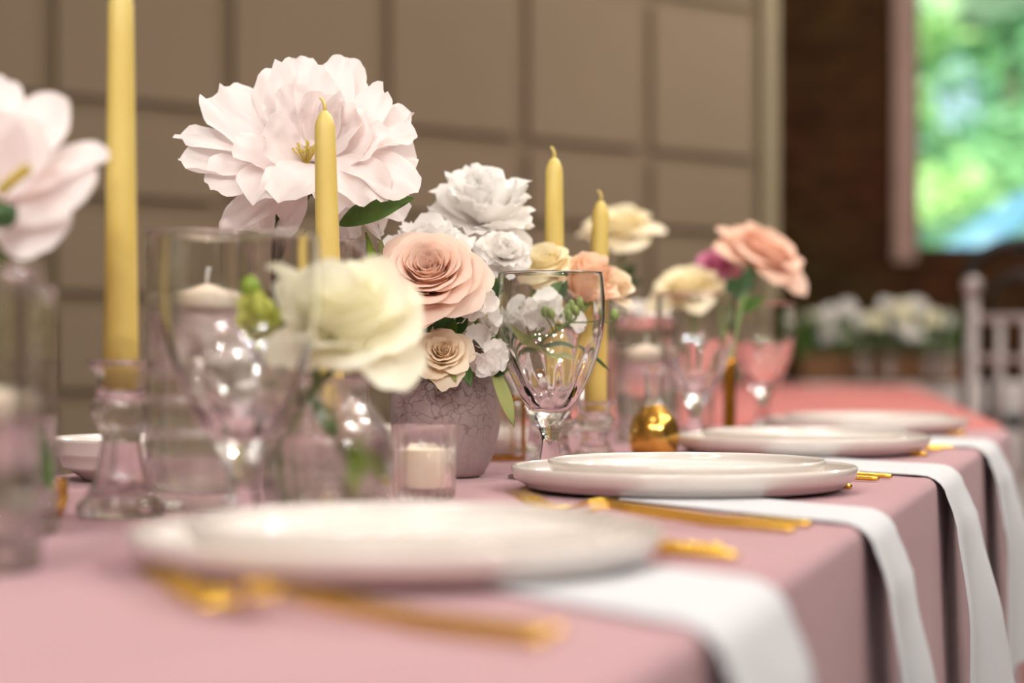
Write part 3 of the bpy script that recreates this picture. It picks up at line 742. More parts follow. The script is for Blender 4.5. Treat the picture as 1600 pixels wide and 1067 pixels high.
def blade(L, W, bend, cup, ruffle=0.05, jag=0.0, seed=0.0, tipw=3.0, base=0.12, curl=0.0, name='petal', nu=10, nv=8, rfreq=2.2):
    """petal: grows along +Y from the origin, inner face +Z, bends towards +Z by `bend` rad, edges cupped up by `cup` rad"""
    # centre line
    cl = []; y = z = 0.0; st = L / 40
    for k in range(41):
        u = k / 40; cl.append((y, z, bend * u + curl * max(0, u - 0.72) ** 2 * 13))
        a = cl[-1][2]; y += cos(a) * st; z += sin(a) * st
    def f(u, v):
        if tipw > 2:                                    # broad round-ended petal
            v = sin(v * pi / 2) * 0.999
            ends = 0.70 + 0.30 * sqrt(1 - v * v) - jag * sqrt(1 - v * v) * (0.35 + 0.9 * noise.noise(Vector((v * 2.3 + seed, seed * 1.7, 3.3))) + 0.4 * noise.noise(Vector((v * 5.5 + seed, 1.2, seed))))
            uu = u * min(1.0, max(0.5, ends))
            hwid = 0.5 * W * (base + (1 - base) * sin(min(1, u * 1.15) * pi / 2) ** 0.85)
        else:                                           # pointed leaf
            uu = u * (1 - 0.1 * abs(v) ** 3)
            hwid = 0.5 * W * (base + (1 - base) * sin(min(1, u * 1.28) * pi / 2) ** 0.8) * (max(0.0, 1 - (u * 0.99) ** (tipw * 2)) ** 0.5)
        k = uu * 40; i = min(39, int(k)); t = k - i
        cy = cl[i][0] * (1 - t) + cl[i + 1][0] * t; cz = cl[i][1] * (1 - t) + cl[i + 1][1] * t; a = cl[i][2]
        c = cup * (0.35 + 0.65 * u) + 1e-4
        r = hwid / c
        xx = r * sin(v * c); nn = r * (1 - cos(v * c))
        nn += ruffle * L * u * u * (noise.noise(Vector((v * rfreq + seed, u * 1.8, seed * 0.7))) + 0.5 * noise.noise(Vector((v * rfreq * 2.3 + seed, u * 4, seed))))
        nn += ruffle * 0.16 * L * u * sin(v * 7 + seed * 3)
        return Vector((xx, cy - sin(a) * nn, cz + cos(a) * nn))
    return grid_mesh(name, nu, nv, f)

def rose_petals(R, H, n, opn=1.0, seed=0, wob=1.0):
    rnd = random.Random(seed); out = []
    for i in range(n):
        t = i / (n - 1)
        ri = R * (0.07 + 0.60 * t ** 0.95)
        half = 1.5 * (1 - t) ** 1.2 + 0.78
        hg = H * (0.74 + 0.34 * sin(pi * min(1, t * 1.1) * 0.8) - 0.52 * t * t)
        ph = i * 2.399 + rnd.uniform(-0.15, 0.15); sd = seed * 3.1 + i * 1.7
        spiral = 0.16 * (1 - 0.5 * t)
        op = opn * t ** 1.4; tw = rnd.uniform(0.85, 1.15)
        def f(u, v, ri=ri, half=half, hg=hg, ph=ph, sd=sd, spiral=spiral, op=op, tw=tw, t=t):
            top = 1 - 0.24 * abs(v) ** 2.6 + 0.06 * wob * noise.noise(Vector((v * 2 + sd, sd, 0.3)))
            top += 0.03 * max(0, 1 - abs(v) * 3) * t                        # small point in the middle
            uu = u * top
            rho = ri * (0.22 + 0.78 * sin(min(1, uu * 1.25) * pi / 2)) * (1 + spiral * v)
            rho += R * op * 0.42 * uu ** 1.8 * tw
            c = max(0, uu - 0.74) / 0.26
            rho += R * (0.035 + 0.16 * op) * c * c
            z = hg * uu - R * 0.20 * op * c * c - R * 0.12 * op * uu
            nn = wob * R * 0.09 * uu * uu * noise.noise(Vector((v * 2.2 + sd, u * 1.6, sd)))
            rho += nn; z += nn * 0.5 + wob * R * 0.045 * uu * noise.noise(Vector((v * 3.4 + sd, 7.1, sd * 0.6)))
            a = ph + v * half
            return Vector((rho * cos(a), rho * sin(a), z))
        out.append(grid_mesh('petal', 10, 16 if t < 0.5 else 14, f))
    return out

def head_mx(pos, axis, root):
    z = Vector(axis).normalized(); x = Vector((1, 0, 0)); x = (x - z * x.dot(z)).normalized(); y = z.cross(x)
    m = Matrix((x, y, z)).transposed().to_4x4(); m.translation = Vector(pos) - Vector(root)
    return m

def stem_tube(root_o, pts, r, mt=None, name='stem'):
    o = Vector(root_o.location)
    return MB().tube(spline([Vector(p) - o for p in pts], 6), r, 8).build(name, mt or M['stem'], root_o)

def sepals(r, hm, R):
    for k in range(5):
        a = k * 2 * pi / 5 + 0.3
        me = blade(R * 0.8, R * 0.3, 0.7, 0.3, 0.05, 0, k * 1.3, 1.2, 0.5, name='sepal', nu=5, nv=4)
        m = hm @ Matrix.Translation((0, 0, 0.001)) @ frame((cos(a), sin(a), -0.15), (-cos(a) * .1, -sin(a) * .1, 1))
        mobj('sepal', me, M['leaf'], r, m)

def rose(name, label, pos, axis, R, mt, n=30, opn=1.0, seed=1, H=None, root=None, stem=None, stem_r=0.002, group=None, cat='rose', wob=1.0):
    pos = Vector(pos); root = Vector(root) if root is not None else pos
    r = thing(name, label, cat, root, 0, group)
    H = H or R * 0.95
    z = Vector(axis).normalized(); basep = pos - z * H * 0.45
    hm = head_mx(basep, axis, root)
    for me in rose_petals(R, H, n, opn, seed, wob): mobj('petal', me, mt, r, hm)
    mb = MB(); mb.lathe([(0, -R * 0.12), (R * 0.15, -R * 0.08), (R * 0.20, R * 0.02), (R * 0.12, R * 0.10), (0, R * 0.12)], 16)
    cx = mb.build('calyx', M['leaf'], r, hm); sepals(cx, Matrix.Identity(4), R)
    pts = [root] + ([Vector(p) for p in stem] if stem else []) + [basep - z * R * 0.05]
    if (root - basep).length > 0.02: stem_tube(r, pts, stem_r)
    return r, hm

def peony(name, label, pos, axis, R, mt, layers, seed, root=None, stem=None, group=None, jag=0.12, cat='peony'):
    """layers: (count, elevation deg, length factor, width factor, bend)"""
    pos = Vector(pos); root = Vector(root) if root is not None else pos
    rnd = random.Random(seed); r = thing(name, label, cat, root, 0, group)
    z = Vector(axis).normalized(); basep = pos - z * R * 0.35; hm = head_mx(basep, axis, root)
    for li, (cnt, el, lf, wf, bend) in enumerate(layers):
        for k in range(cnt):
            a = 2 * pi * k / cnt + li * 0.7 + rnd.uniform(-0.2, 0.2); e = math.radians(el + rnd.uniform(-9, 9)); s = rnd.uniform(0.85, 1.12)
            me = blade(R * lf * s, R * wf * s, bend + rnd.uniform(-0.2, 0.2), 0.55 + rnd.uniform(-0.2, 0.25), 0.16, jag, seed * 7 + li * 13 + k * 2.3, 4.0, 0.22, curl=rnd.uniform(-0.5, 0.4))
            d = Vector((cos(a) * cos(e), sin(a) * cos(e), sin(e))); nn = Vector((-cos(a) * sin(e), -sin(a) * sin(e), cos(e)))
            m = hm @ Matrix.Translation(Vector((cos(a), sin(a), 0)) * R * 0.06 + Vector((0, 0, li * R * 0.03))) @ frame(d, nn)
            mobj('petal', me, mt, r, m)
    pts = [root] + ([Vector(p) for p in stem] if stem else []) + [basep]
    if (root - basep).length > 0.02: stem_tube(r, pts, 0.0024)
    return r, hm

def leaf_part(r, base, tip, W, normal, mt, bend=0.3, cup=0.35, name='leaf', ruffle=0.04, tipw=1.1, seed=0.0):
    base = Vector(base); tip = Vector(tip); d = tip - base
    y = d.normalized(); zf = frame(d, normal)
    rot = Matrix.Rotation(-bend * 0.5, 4, 'X')
    me = blade(d.length * (1 + bend * bend / 24), W, bend, cup, ruffle, 0, seed, tipw, 0.10, name=name, nu=12, nv=6)
    m = Matrix.Translation(base - Vector(r.location)) @ zf @ rot
    return mobj(name, me, mt, r, m)

REF = PD
POTTOP = Vector((X(PX, PD), D(PD), TZ + 0.075))
# ---- the big white peony
REF = 1.235
BD = 1.205
vb = Vector((X(505, 1.235), D(1.235), TZ + 0.016))
bp_ = thing('peony', 'huge open white peony with blush tinted lower petals', 'peony', vb)
CEN = P(480, 250, BD)
plist = [  # base px, tip px, tip depth offset, width px, bend, cup, normal hint, jag
    ((470, 246), (281, 210), 0.000, 62, 0.25, 0.5, (0.2, -0.6, 1), 0.02),
    ((470, 256), (289, 248), -0.020, 82, 0.20, 0.5, (0.1, -0.8, 1), 0.05),
    ((470, 262), (330, 292), -0.030, 92, -0.15, 0.5, (0.0, -0.9, 0.9), 0.04),
    ((480, 250), (323, 150), 0.015, 96, 0.35, 0.45, (0.5, -1, 0.5), 0.07),
    ((482, 245), (352, 135), 0.035, 84, 0.30, 0.4, (0.5, -1, 0.4), 0.08),
    ((490, 240), (418, 112), 0.028, 86, 0.25, 0.4, (0.2, -1, 0.2), 0.10),
    ((495, 235), (462, 88), 0.035, 70, 0.20, 0.4, (0.1, -1, 0.1), 0.14),
    ((498, 235), (440, 98), 0.005, 74, 0.25, 0.4, (0.1, -1, 0.1), 0.16),
    ((500, 235), (490, 106), 0.000, 64, 0.15, 0.4, (0.0, -1, 0.1), 0.16),
    ((520, 232), (527, 92), 0.012, 58, 0.18, 0.5, (-0.1, -1, 0.1), 0.03),
    ((526, 235), (552, 98), 0.030, 54, 0.18, 0.4, (-0.1, -1, 0.1), 0.05),
    ((528, 238), (598, 136), 0.000, 66, 0.25, 0.4, (-0.3, -1, 0.3), 0.15),
    ((532, 246), (640, 172), 0.005, 74, 0.45, 0.55, (-0.4, -0.8, 0.7), 0.07),
    ((538, 252), (646, 212), -0.020, 72, -0.5, 0.5, (-0.2, -0.7, 1), 0.04),
    ((536, 256), (648, 255), -0.005, 86, -0.5, 0.5, (0.0, -0.8, 0.8), 0.03),
    ((520, 250), (640, 305), -0.045, 84, -0.7, 0.5, (0.1, -0.9, 0.9), 0.03),
    ((510, 250), (585, 318), -0.060, 88, -0.8, 0.5, (0.0, -0.9, 0.9), 0.03),
    ((500, 256), (532, 330), -0.060, 72, -0.8, 0.4, (0.0, -0.8, 0.9), 0.03),
    ((490, 256), (445, 312), -0.065, 92, -0.8, 0.5, (0.0, -0.8, 0.9), 0.03),
    ((480, 258), (396, 312), -0.050, 96, -0.6, 0.5, (-0.1, -0.8, 0.9), 0.05),
    ((462, 285), (346, 368), 0.000, 78, -0.3, 0.4, (-0.5, -0.9, 0.6), 0.10),
    ((465, 288), (384, 388), 0.010, 80, -0.2, 0.4, (-0.3, -0.9, 0.5), 0.05),
    ((472, 290), (428, 372), -0.012, 62, -0.2, 0.4, (-0.1, -1, 0.4), 0.03),
    ((540, 290), (604, 352), 0.030, 92, -0.4, 0.4, (0.4, -0.9, 0.5), 0.03),
    ((520, 296), (556, 366), 0.035, 72, -0.3, 0.4, (0.2, -0.9, 0.4), 0.03),
    ((540, 285), (632, 330), 0.020, 84, -0.4, 0.4, (0.4, -0.9, 0.6), 0.05),
    ((480, 250), (412, 205), -0.035, 92, 0.35, 0.5, (0.3, -1, 0.5), 0.08),
    ((520, 250), (576, 190), -0.028, 84, 0.35, 0.5, (-0.3, -1, 0.4), 0.10),
    ((520, 246), (598, 214), -0.034, 80, 0.30, 0.5, (-0.3, -0.9, 0.7), 0.08),
    ((475, 252), (370, 235), -0.034, 80, 0.25, 0.5, (0.2, -0.9, 0.8), 0.05),
    ((500, 245), (430, 145), 0.015, 80, 0.3, 0.4, (0.2, -1, 0.3), 0.12),
    ((510, 245), (560, 130), 0.02, 80, 0.3, 0.4, (-0.2, -1, 0.3), 0.12),
]
for i, (b, t, dd, wpx, bend, cup, nh, jag) in enumerate(plist):
    B = P(b[0], b[1], BD - 0.004 * (dd < -0.04)); Tp = P(t[0], t[1], BD + dd); d = Tp - B
    wm = wpx / F * BD * 1.08
    me = blade(d.length * (1.06 + bend * bend / 24), wm, bend, cup, 0.12, jag * 0.85 + 0.01, i * 2.37 + 0.5, 4.2, 0.25, nu=16, nv=16, rfreq=1.7)
    m = Matrix.Translation(B - vb) @ frame(d, nh) @ Matrix.Rotation(-bend * 0.5, 4, 'X')
    mobj('petal', me, M['peony'], bp_, m)
rp = random.Random(21)          # ruffled inner petals that fill the dome
for k in range(18):
    a = pi * (0.06 + 0.88 * rp.random()); ll = rp.uniform(75, 125) * (1 if 0.25 < a / pi < 0.75 else 0.85)
    b = (500 + rp.uniform(-22, 22), 246 + rp.uniform(-8, 4)); t = (b[0] + cos(a) * ll * 1.15, b[1] - sin(a) * ll)
    B = P(b[0], b[1], BD + 0.004); Tp = P(t[0], t[1], BD + rp.uniform(-0.03, 0.035)); d = Tp - B; bend = rp.uniform(0.1, 0.6)
    me = blade(d.length * 1.05, rp.uniform(52, 78) / F * BD, bend, 0.5, 0.16, rp.uniform(0.08, 0.2), k * 3.3 + 100, 3.6, 0.25, nu=14, nv=14, rfreq=2.4)
    mobj('petal', me, M['peony'], bp_, Matrix.Translation(B - vb) @ frame(d, (-0.3 * cos(a), -1, 0.35)) @ Matrix.Rotation(-bend * 0.5, 4, 'X'))
mb = MB(); random.seed(8)
for k in range(26):
    a = random.uniform(0, 2 * pi); l = random.uniform(0.014, 0.022); q = random.uniform(0.2, 0.8)
    d = Vector((cos(a) * q, sin(a) * q - 0.35, 1)).normalized()
    b0 = CEN - vb + Vector((0, -0.008, -0.006)); mb.tube([b0, b0 + d * l * 0.8, b0 + d * l], [0.0004, 0.0004, 0.0013], 5)
mb.build('stamens', M['stamen'], bp_)['kind'] = 'stuff'
MB().lathe([(0, -0.012), (0.006, -0.011), (0.010, -0.004), (0.009, 0.003), (0, 0.006)], 16).build('calyx', M['leaf'], bp_, Matrix.Translation(P(490, 285, BD) - vb))
stem_tube(bp_, [vb, P(455, 560, 1.235), P(440, 420, 1.22), P(462, 345, 1.21), P(488, 290, BD)], 0.0026, M['stemdark'])
leaf_part(bp_, P(530, 350, 1.185), P(647, 311, 1.165), 0.042, (-0.2, -1.0, 0.8), M['leaf'], -0.5, 0.25, seed=2, tipw=1.5)
leaf_part(bp_, P(445, 400, 1.215), P(432, 335, 1.19), 0.018, (0.8, -0.8, 0.2), M['leafdark'], 0.3, 0.4, seed=4)
leaf_part(bp_, P(446, 420, 1.215), P(478, 360, 1.20), 0.016, (-0.5, -0.9, 0.2), M['stemdark'], 0.3, 0.4, seed=5)
# yellow-green blade right of the peony
lf = thing('tulip_leaf', 'yellow green blade leaf between the peony and blush rose', 'leaf', POTTOP + Vector((-0.03, -0.01, 0)))
leaf_part(lf, P(628, 560, 1.205), P(572, 362, 1.20), 0.020, (0.6, -1, 0.1), M['lemonleaf'], 0.25, 0.7, tipw=1.4)
leaf_part(lf, P(632, 560, 1.215), P(590, 350, 1.225), 0.012, (0.6, -1, 0.1), M['olive'], 0.15, 0.7, tipw=1.4)

REF = PD
# ---- bouquet in the mauve pot
rose('garden_rose', 'large open blush pink rose at the front of the bouquet', P(669, 428, 1.150), (-0.05, -0.80, 0.60), 0.0445, M['blush'], 44, 1.0, 3, 0.044,
     POTTOP + Vector((-0.005, -0.02, 0)), [P(680, 540, 1.19)], cat='rose')
rose('spray_rose', 'small ivory spray rose hanging over the pot rim', P(692, 551, 1.165), (0.02, -0.86, 0.50), 0.0235, M['spray'], 24, 1.0, 8, 0.022,
     POTTOP + Vector((0, -0.022, 0.008)), None, cat='rose', wob=1.8)
PY = [(10, -12, 0.95, 0.75, -0.2), (12, 12, 1.0, 0.72, 0.3), (14, 34, 0.96, 0.62, 0.4), (14, 54, 0.88, 0.52, 0.45), (12, 72, 0.80, 0.45, 0.4), (7, 84, 0.72, 0.4, 0.3)]
peony('peony', 'full round white peony at the back of the bouquet', P(757, 322, 1.345), (0.05, -0.45, 0.9), 0.056, M['white'], PY, 4,
      POTTOP + Vector((0.015, 0.02, 0)), [P(735, 500, 1.27)], jag=0.16)
CN = [(9, 5, 1.0, 0.8, -0.1), (11, 25, 0.95, 0.7, 0.2), (12, 48, 0.86, 0.6, 0.3), (9, 70, 0.78, 0.5, 0.3), (6, 84, 0.7, 0.45, 0.2)]
peony('carnation', 'ruffled white bloom right behind the blush rose', P(668, 385, 1.262), (-0.05, -0.35, 0.93), 0.047, M['white'], CN, 9,
      POTTOP + Vector((-0.005, 0.01, 0)), [P(690, 500, 1.24)], jag=0.22, cat='flower')
peony('peony', 'small white blossom between blush rose and crisp goblet', P(787, 392, 1.275), (0.25, -0.75, 0.6), 0.027, M['white'], CN[:4], 12,
      POTTOP + Vector((0.014, 0.0, 0)), [P(760, 500, 1.25)], jag=0.12)
rose('garden_rose', 'cream rose seen above the rim of the crisp goblet', P(846, 413, 1.375), (-0.1, -0.5, 0.86), 0.034, M['cream'], 24, 0.9, 14, 0.032,
     POTTOP + Vector((0.022, 0.015, 0)), [P(790, 520, 1.29)], cat='rose')
rose('garden_rose', 'pale peach rose seen through the crisp goblet', P(918, 438, 1.365), (0.25, -0.45, 0.86), 0.032, M['pinkpeach'], 22, 0.5, 17, 0.046,
     POTTOP + Vector((0.026, 0.005, 0)), [P(830, 530, 1.29)], cat='rose')
rose('garden_rose', 'pale blush rose tucked behind the short leaning candle', P(958, 446, 1.47), (0.45, -0.5, 0.75), 0.026, M['spray'], 20, 0.7, 18, 0.03,
     POTTOP + Vector((0.026, 0.02, 0)), [P(860, 530, 1.36)], cat='rose')
rose('garden_rose', 'cream rose low beneath the blush rose', P(728, 480, 1.205), (0.3, -0.75, 0.6), 0.022, M['cream'], 18, 0.8, 21, 0.022,
     POTTOP + Vector((0.006, -0.01, 0)), None, cat='rose')

# stocks: spikes of small four-petalled florets
fl_me = []
for sd in range(4):
    mb = MB(); rr = random.Random(sd)
    for k in range(5):
        a = 2 * pi * k / 5 + rr.uniform(-.2, .2)
        me = blade(0.0125, 0.0125, rr.uniform(-0.3, 0.5), 0.4, 0.22, 0.1, sd * 5 + k * 1.9, 2.4, 0.25, nu=7, nv=6)
        m = frame((cos(a), sin(a), rr.uniform(0.15, 0.7)), (-cos(a) * .4, -sin(a) * .4, 1))
        mb.add([m @ v_.co for v_ in me.vertices], [tuple(p_.vertices) for p_ in me.polygons]); bpy.data.meshes.remove(me)
    m_ = new_mesh('floret', mb.v, mb.f); m_.materials.append(M['white']); fl_me.append(m_)
def stock(label, root, pts, n, spread, seed):
    rr = random.Random(seed); r = thing('stock_flower', label, 'flower', root, 0, 'white stock stems in the bouquet')
    path = spline([Vector(root)] + pts, 8); stem_tube(r, [Vector(root)] + pts, 0.0016)
    for k in range(n):
        f = 0.35 + 0.65 * (k + 0.5) / n; c = path[min(len(path) - 1, int(f * (len(path) - 1)))]
        d = Vector((rr.gauss(0, 1), rr.gauss(-0.7, 0.9), rr.gauss(0.2, 0.8))).normalized()
        m = Matrix.Translation(c + d * spread * rr.uniform(0.6, 1.1) - Vector(root)) @ head_mx((0, 0, 0), d, (0, 0, 0)) @ Matrix.Scale(rr.uniform(0.8, 1.15), 4)
        mobj('floret', fl_me[k % 4], M['white'], r, m)
stock('white stock florets beside the crisp goblet rim edge', POTTOP + Vector((0.01, -0.018, 0)), [P(735, 540, 1.20), P(745, 500, 1.185), P(752, 470, 1.185)], 18, 0.012, 1)
stock('white stock florets low over the pot beside the goblet', POTTOP + Vector((0.018, -0.015, 0)), [P(755, 570, 1.19), P(768, 548, 1.185), P(775, 530, 1.195)], 9, 0.009, 2)
stock('white stock florets seen through the crisp goblet', POTTOP + Vector((0.022, 0.005, 0)), [P(780, 520, 1.285), P(820, 492, 1.30), P(880, 482, 1.315)], 22, 0.013, 3)
stock('white stock florets behind goblet, under the peach rose', POTTOP + Vector((0.02, 0.012, 0)), [P(785, 510, 1.30), P(830, 505, 1.33), P(905, 515, 1.35)], 14, 0.013, 5)

# bud sprig
bs = thing('bud_sprig', 'sprig of small green buds seen through the crisp goblet', 'sprig', POTTOP + Vector((0.025, -0.004, 0)))
stem_tube(bs, [bs.location, P(775, 520, 1.27), P(810, 532, 1.288), P(855, 528, 1.292), P(885, 508, 1.295)], 0.0021)
bud = MB(); bud.lathe([(0, 0), (0.002, 0.0005), (0.0036, 0.0035), (0.0034, 0.007), (0.0022, 0.010), (0, 0.0115)], 12, lambda i, r, z, q: r * (1 + 0.1 * cos(4 * q)))
bud_me = new_mesh('bud', bud.v, bud.f)
for (bx_, by_, d_, sx_, sy_) in [(853, 492, 1.29, 866, 525), (864, 494, 1.288, 868, 522), (886, 488, 1.30, 880, 512), (896, 482, 1.30, 884, 510), (904, 490, 1.298, 886, 508),
                                 (890, 498, 1.292, 884, 512), (962, 496, 1.30, 895, 505), (910, 478, 1.305, 886, 508), (812, 492, 1.29, 825, 530)]:
    b0 = P(bx_, by_ + 5, d_); stk = MB().tube(spline([P(sx_, sy_, 1.294) - bs.location, P((sx_ + bx_) / 2 + 3, (sy_ + by_) / 2 + 4, d_) - bs.location, b0 - bs.location], 4), 0.0008, 6).build('stalk', M['stem'], bs)
    mobj('bud', bud_me, M['bud'], stk, Matrix.Translation(b0 - bs.location) @ Matrix.Rotation(random.uniform(-.4, .4), 4, 'Y'))
leaf_part(bs, P(790, 505, 1.27), P(835, 560, 1.285), 0.010, (0.2, -1, 0.6), M['olive'], -0.3, 0.4, seed=1)
leaf_part(bs, P(825, 545, 1.285), P(905, 570, 1.29), 0.010, (0.0, -0.8, 0.8), M['olive'], 0.2, 0.4, seed=2)
leaf_part(bs, P(838, 545, 1.287), P(902, 548, 1.30), 0.008, (0.0, -0.8, 0.8), M['leafdark'], -0.3, 0.4, seed=3)
leaf_part(bs, P(905, 545, 1.30), P(952, 580, 1.31), 0.006, (0.0, -0.8, 0.8), M['leafdark'], -0.6, 0.4, seed=3)

# greenery of the bouquet
def sprig(label, root, items, mt, group='leafy sprigs in the bouquet'):
    r = thing('leaf_sprig', label, 'leaves', root, 0, group)
    for i, (b, t, wd, nh, bend, m_) in enumerate(items):
        leaf_part(r, P(*b), P(*t), wd, nh, m_ or mt, bend, 0.4, seed=i * 1.7)
    stem_tube(r, [root, (Vector(root) + P(*items[0][0])) / 2, P(*items[0][0])], 0.0013)
    return r
sprig('dark green leaves right under the blush rose', POTTOP + Vector((-0.008, -0.02, 0.004)),
      [((690, 520, 1.18), (650, 490, 1.172), 0.020, (0, -1, .4), 0.3, None), ((695, 525, 1.18), (690, 488, 1.17), 0.022, (0.1, -1, .3), 0.3, None),
       ((702, 528, 1.185), (728, 482, 1.178), 0.022, (0, -1, .3), 0.3, None), ((700, 530, 1.18), (712, 500, 1.172), 0.012, (0, -1, .3), 0.3, M['leaf']),
       ((740, 470, 1.235), (748, 420, 1.23), 0.022, (0, -1, .3), 0.3, None), ((760, 480, 1.235), (775, 435, 1.235), 0.020, (0, -1, .3), 0.3, None)], M['leafdark'])
sprig('small green leaves hanging over the pot rim beside the spray rose', POTTOP + Vector((0.0, -0.026, 0.006)),
      [((655, 565, 1.185), (682, 603, 1.165), 0.010, (-.3, -1, .4), -0.5, None), ((705, 570, 1.18), (684, 612, 1.168), 0.012, (-.3, -1, .3), -0.4, None),
       ((720, 560, 1.18), (735, 605, 1.168), 0.013, (.3, -1, .3), -0.4, None), ((640, 560, 1.18), (672, 595, 1.165), 0.010, (0, -1, .4), -0.5, M['leafdark']),
       ((705, 575, 1.165), (712, 598, 1.155), 0.006, (0, -1, .3), -0.3, M['olive'])], M['leaf'])
sprig('dark leaves between spray rose and goblet', POTTOP + Vector((0.018, -0.022, 0.004)),
      [((745, 575, 1.185), (740, 530, 1.175), 0.016, (0.3, -1, .2), 0.2, M['stemdark']), ((740, 580, 1.19), (765, 545, 1.18), 0.014, (0, -1, .2), 0.3, None),
       ((765, 580, 1.19), (788, 585, 1.18), 0.012, (0, -1, .5), -0.3, None)], M['leafdark'])
sprig('long olive green leaf hanging down past the pot side', POTTOP + Vector((0.032, -0.018, 0.008)),
      [((768, 570, 1.188), (803, 668, 1.172), 0.016, (0.3, -1, .3), -0.45, None)], M['olive'])
sprig('green leaf curling behind the crisp goblet rim', POTTOP + Vector((0.02, 0.008, 0)),
      [((838, 480, 1.315), (880, 442, 1.325), 0.014, (0.2, -1, .4), -0.9, None), ((870, 475, 1.33), (888, 440, 1.33), 0.012, (0.2, -1, .4), 0.4, M['leafdark'])], M['leaf'])

REF = 0.885
# ---- foreground cream flower and lime bud
fv = Vector((X(512, 0.885), D(0.885), TZ + 0.0106))
rose('ranunculus', 'blurred cream flower with broad petals behind the nearest goblet', P(545, 492, 0.876), (-0.15, -0.55, 0.82), 0.046, M['creamy'], 26, 0.75, 31, 0.054,
     fv + Vector((0.012, 0, 0)), [P(540, 720, 0.885), P(490, 620, 0.882)], 0.0026, cat='flower')
r_ = bpy.data.objects['ranunculus']
for (b, t, wpx, bend, nh) in [((560, 520), (640, 600), 110, -0.4, (0.3, -1, 0.4)), ((570, 510), (655, 520), 105, 0.3, (-0.1, -1, 0.6)), ((560, 500), (618, 420), 110, 0.4, (-0.3, -1, 0.2)),
                              ((540, 520), (500, 415), 100, 0.4, (0.2, -1, 0.1)), ((540, 525), (560, 575), 130, 0.5, (0, -1, 0.5)), ((520, 520), (440, 440), 80, 0.4, (0.4, -1, 0.3)), ((500, 440), (424, 418), 26, 0.2, (0.4, -1, 0.5))]:
    B = P(b[0], b[1], 0.868); Tp = P(t[0], t[1], 0.850)
    me = blade((Tp - B).length * 1.08, wpx / F * 0.865, bend, 0.6, 0.08, 0.05, wpx * 0.13 + bend, 4.0, 0.3, nu=12, nv=10)
    mobj('petal', me, M['creamy'], r_, Matrix.Translation(B - r_.location) @ frame(Tp - B, nh) @ Matrix.Rotation(-bend * 0.5, 4, 'X'))
leaf_part(r_, P(492, 628, 0.88), P(528, 690, 0.868), 0.016, (0.5, -1, 0.4), M['leaf'], -0.3, 0.4)
leaf_part(r_, P(546, 700, 0.885), P(606, 760, 0.876), 0.013, (0.5, -1, 0.4), M['olive'], -0.3, 0.4)
leaf_part(r_, P(552, 690, 0.88), P(545, 772, 0.876), 0.012, (0.5, -1, 0.1), M['lemonleaf'], -0.1, 0.4)
rose('ranunculus', 'lime tinted half open flower seen inside the nearest goblet', P(413, 500, 0.905), (-0.75, -0.55, 0.35), 0.022, M['lime'], 16, 0.6, 35, 0.034,
     fv + Vector((-0.018, 0, 0)), [P(455, 680, 0.885), P(495, 590, 0.885), P(470, 520, 0.895)], 0.0024, cat='flower')
gb = thing('green_bud', 'small round green bud beside the lime flower', 'bud', fv + Vector((-0.01, 0.004, 0)))
stem_tube(gb, [gb.location, P(430, 760, 0.885), P(470, 640, 0.89), P(430, 500, 0.92), P(392, 458, 0.925)], 0.0017, M['stemdark'])
MB().lathe([(0, -0.007), (0.005, -0.005), (0.0078, 0), (0.006, 0.005), (0.002, 0.008), (0, 0.0085)], 14).build('bud', M['lemonleaf'], gb, Matrix.Translation(P(392, 450, 0.925) - gb.location))

REF = 0.845
# ---- blurred peony at the left edge
lv = Vector((X(0, 0.845), D(0.845), TZ + 0.0122))
lp = thing('peony', 'blurred white peony cut off by the left picture edge', 'peony', lv)
LD = 0.83
for i, (b, t, dd, wpx, bend, cup, nh, jag) in enumerate([
        ((-10, 300), (160, 240), -0.01, 86, 0.25, 0.5, (-0.3, -0.7, 0.7), 0.03), ((0, 310), (140, 300), -0.03, 120, 0.35, 0.6, (-0.2, -0.8, 0.6), 0.02), ((0, 320), (90, 372), -0.03, 110, 0.3, 0.5, (-0.2, -1, 0.4), 0.02),
        ((-15, 290), (98, 155), 0.0, 90, 0.3, 0.5, (-0.4, -1, 0.2), 0.04), ((-20, 280), (50, 150), 0.02, 90, 0.3, 0.4, (-0.2, -1, 0.2), 0.14), ((-20, 280), (0, 120), 0.03, 80, 0.2, 0.4, (0, -1, 0.2), 0.12),
        ((-30, 280), (-60, 130), 0.02, 90, 0.2, 0.4, (0.2, -1, 0.2), 0.12), ((-20, 290), (20, 190), -0.03, 110, 0.4, 0.5, (0, -1, 0.3), 0.06), ((-20, 290), (70, 215), -0.035, 100, 0.4, 0.5, (-0.2, -1, 0.3), 0.05),
        ((-30, 300), (-120, 200), 0.0, 110, 0.3, 0.5, (0.4, -1, 0.3), 0.06), ((-40, 310), (-190, 280), -0.01, 110, 0.2, 0.5, (0.2, -0.7, 0.8), 0.05), ((-30, 320), (-150, 360), -0.02, 110, -0.3, 0.5, (0, -0.9, 0.7), 0.04),
        ((-20, 320), (-60, 390), -0.04, 110, -0.5, 0.5, (0, -0.9, 0.6), 0.03)]):
    B = P(b[0], b[1], LD); Tp = P(t[0], t[1], LD + dd)
    me = blade((Tp - B).length * 1.06, wpx / F * LD * 1.15, bend, cup, 0.08, jag, i * 3.1 + 9, 4.0, 0.3, nu=12, nv=10, rfreq=1.7)
    mobj('petal', me, M['peony'], lp, Matrix.Translation(B - lv) @ frame(Tp - B, nh) @ Matrix.Rotation(-bend * 0.5, 4, 'X'))
MB().lathe([(0, -0.010), (0.006, -0.009), (0.0095, -0.003), (0.009, 0.003), (0, 0.006)], 16).build('calyx', M['leafdark'], lp, Matrix.Translation(P(2, 330, LD - 0.03) - lv))
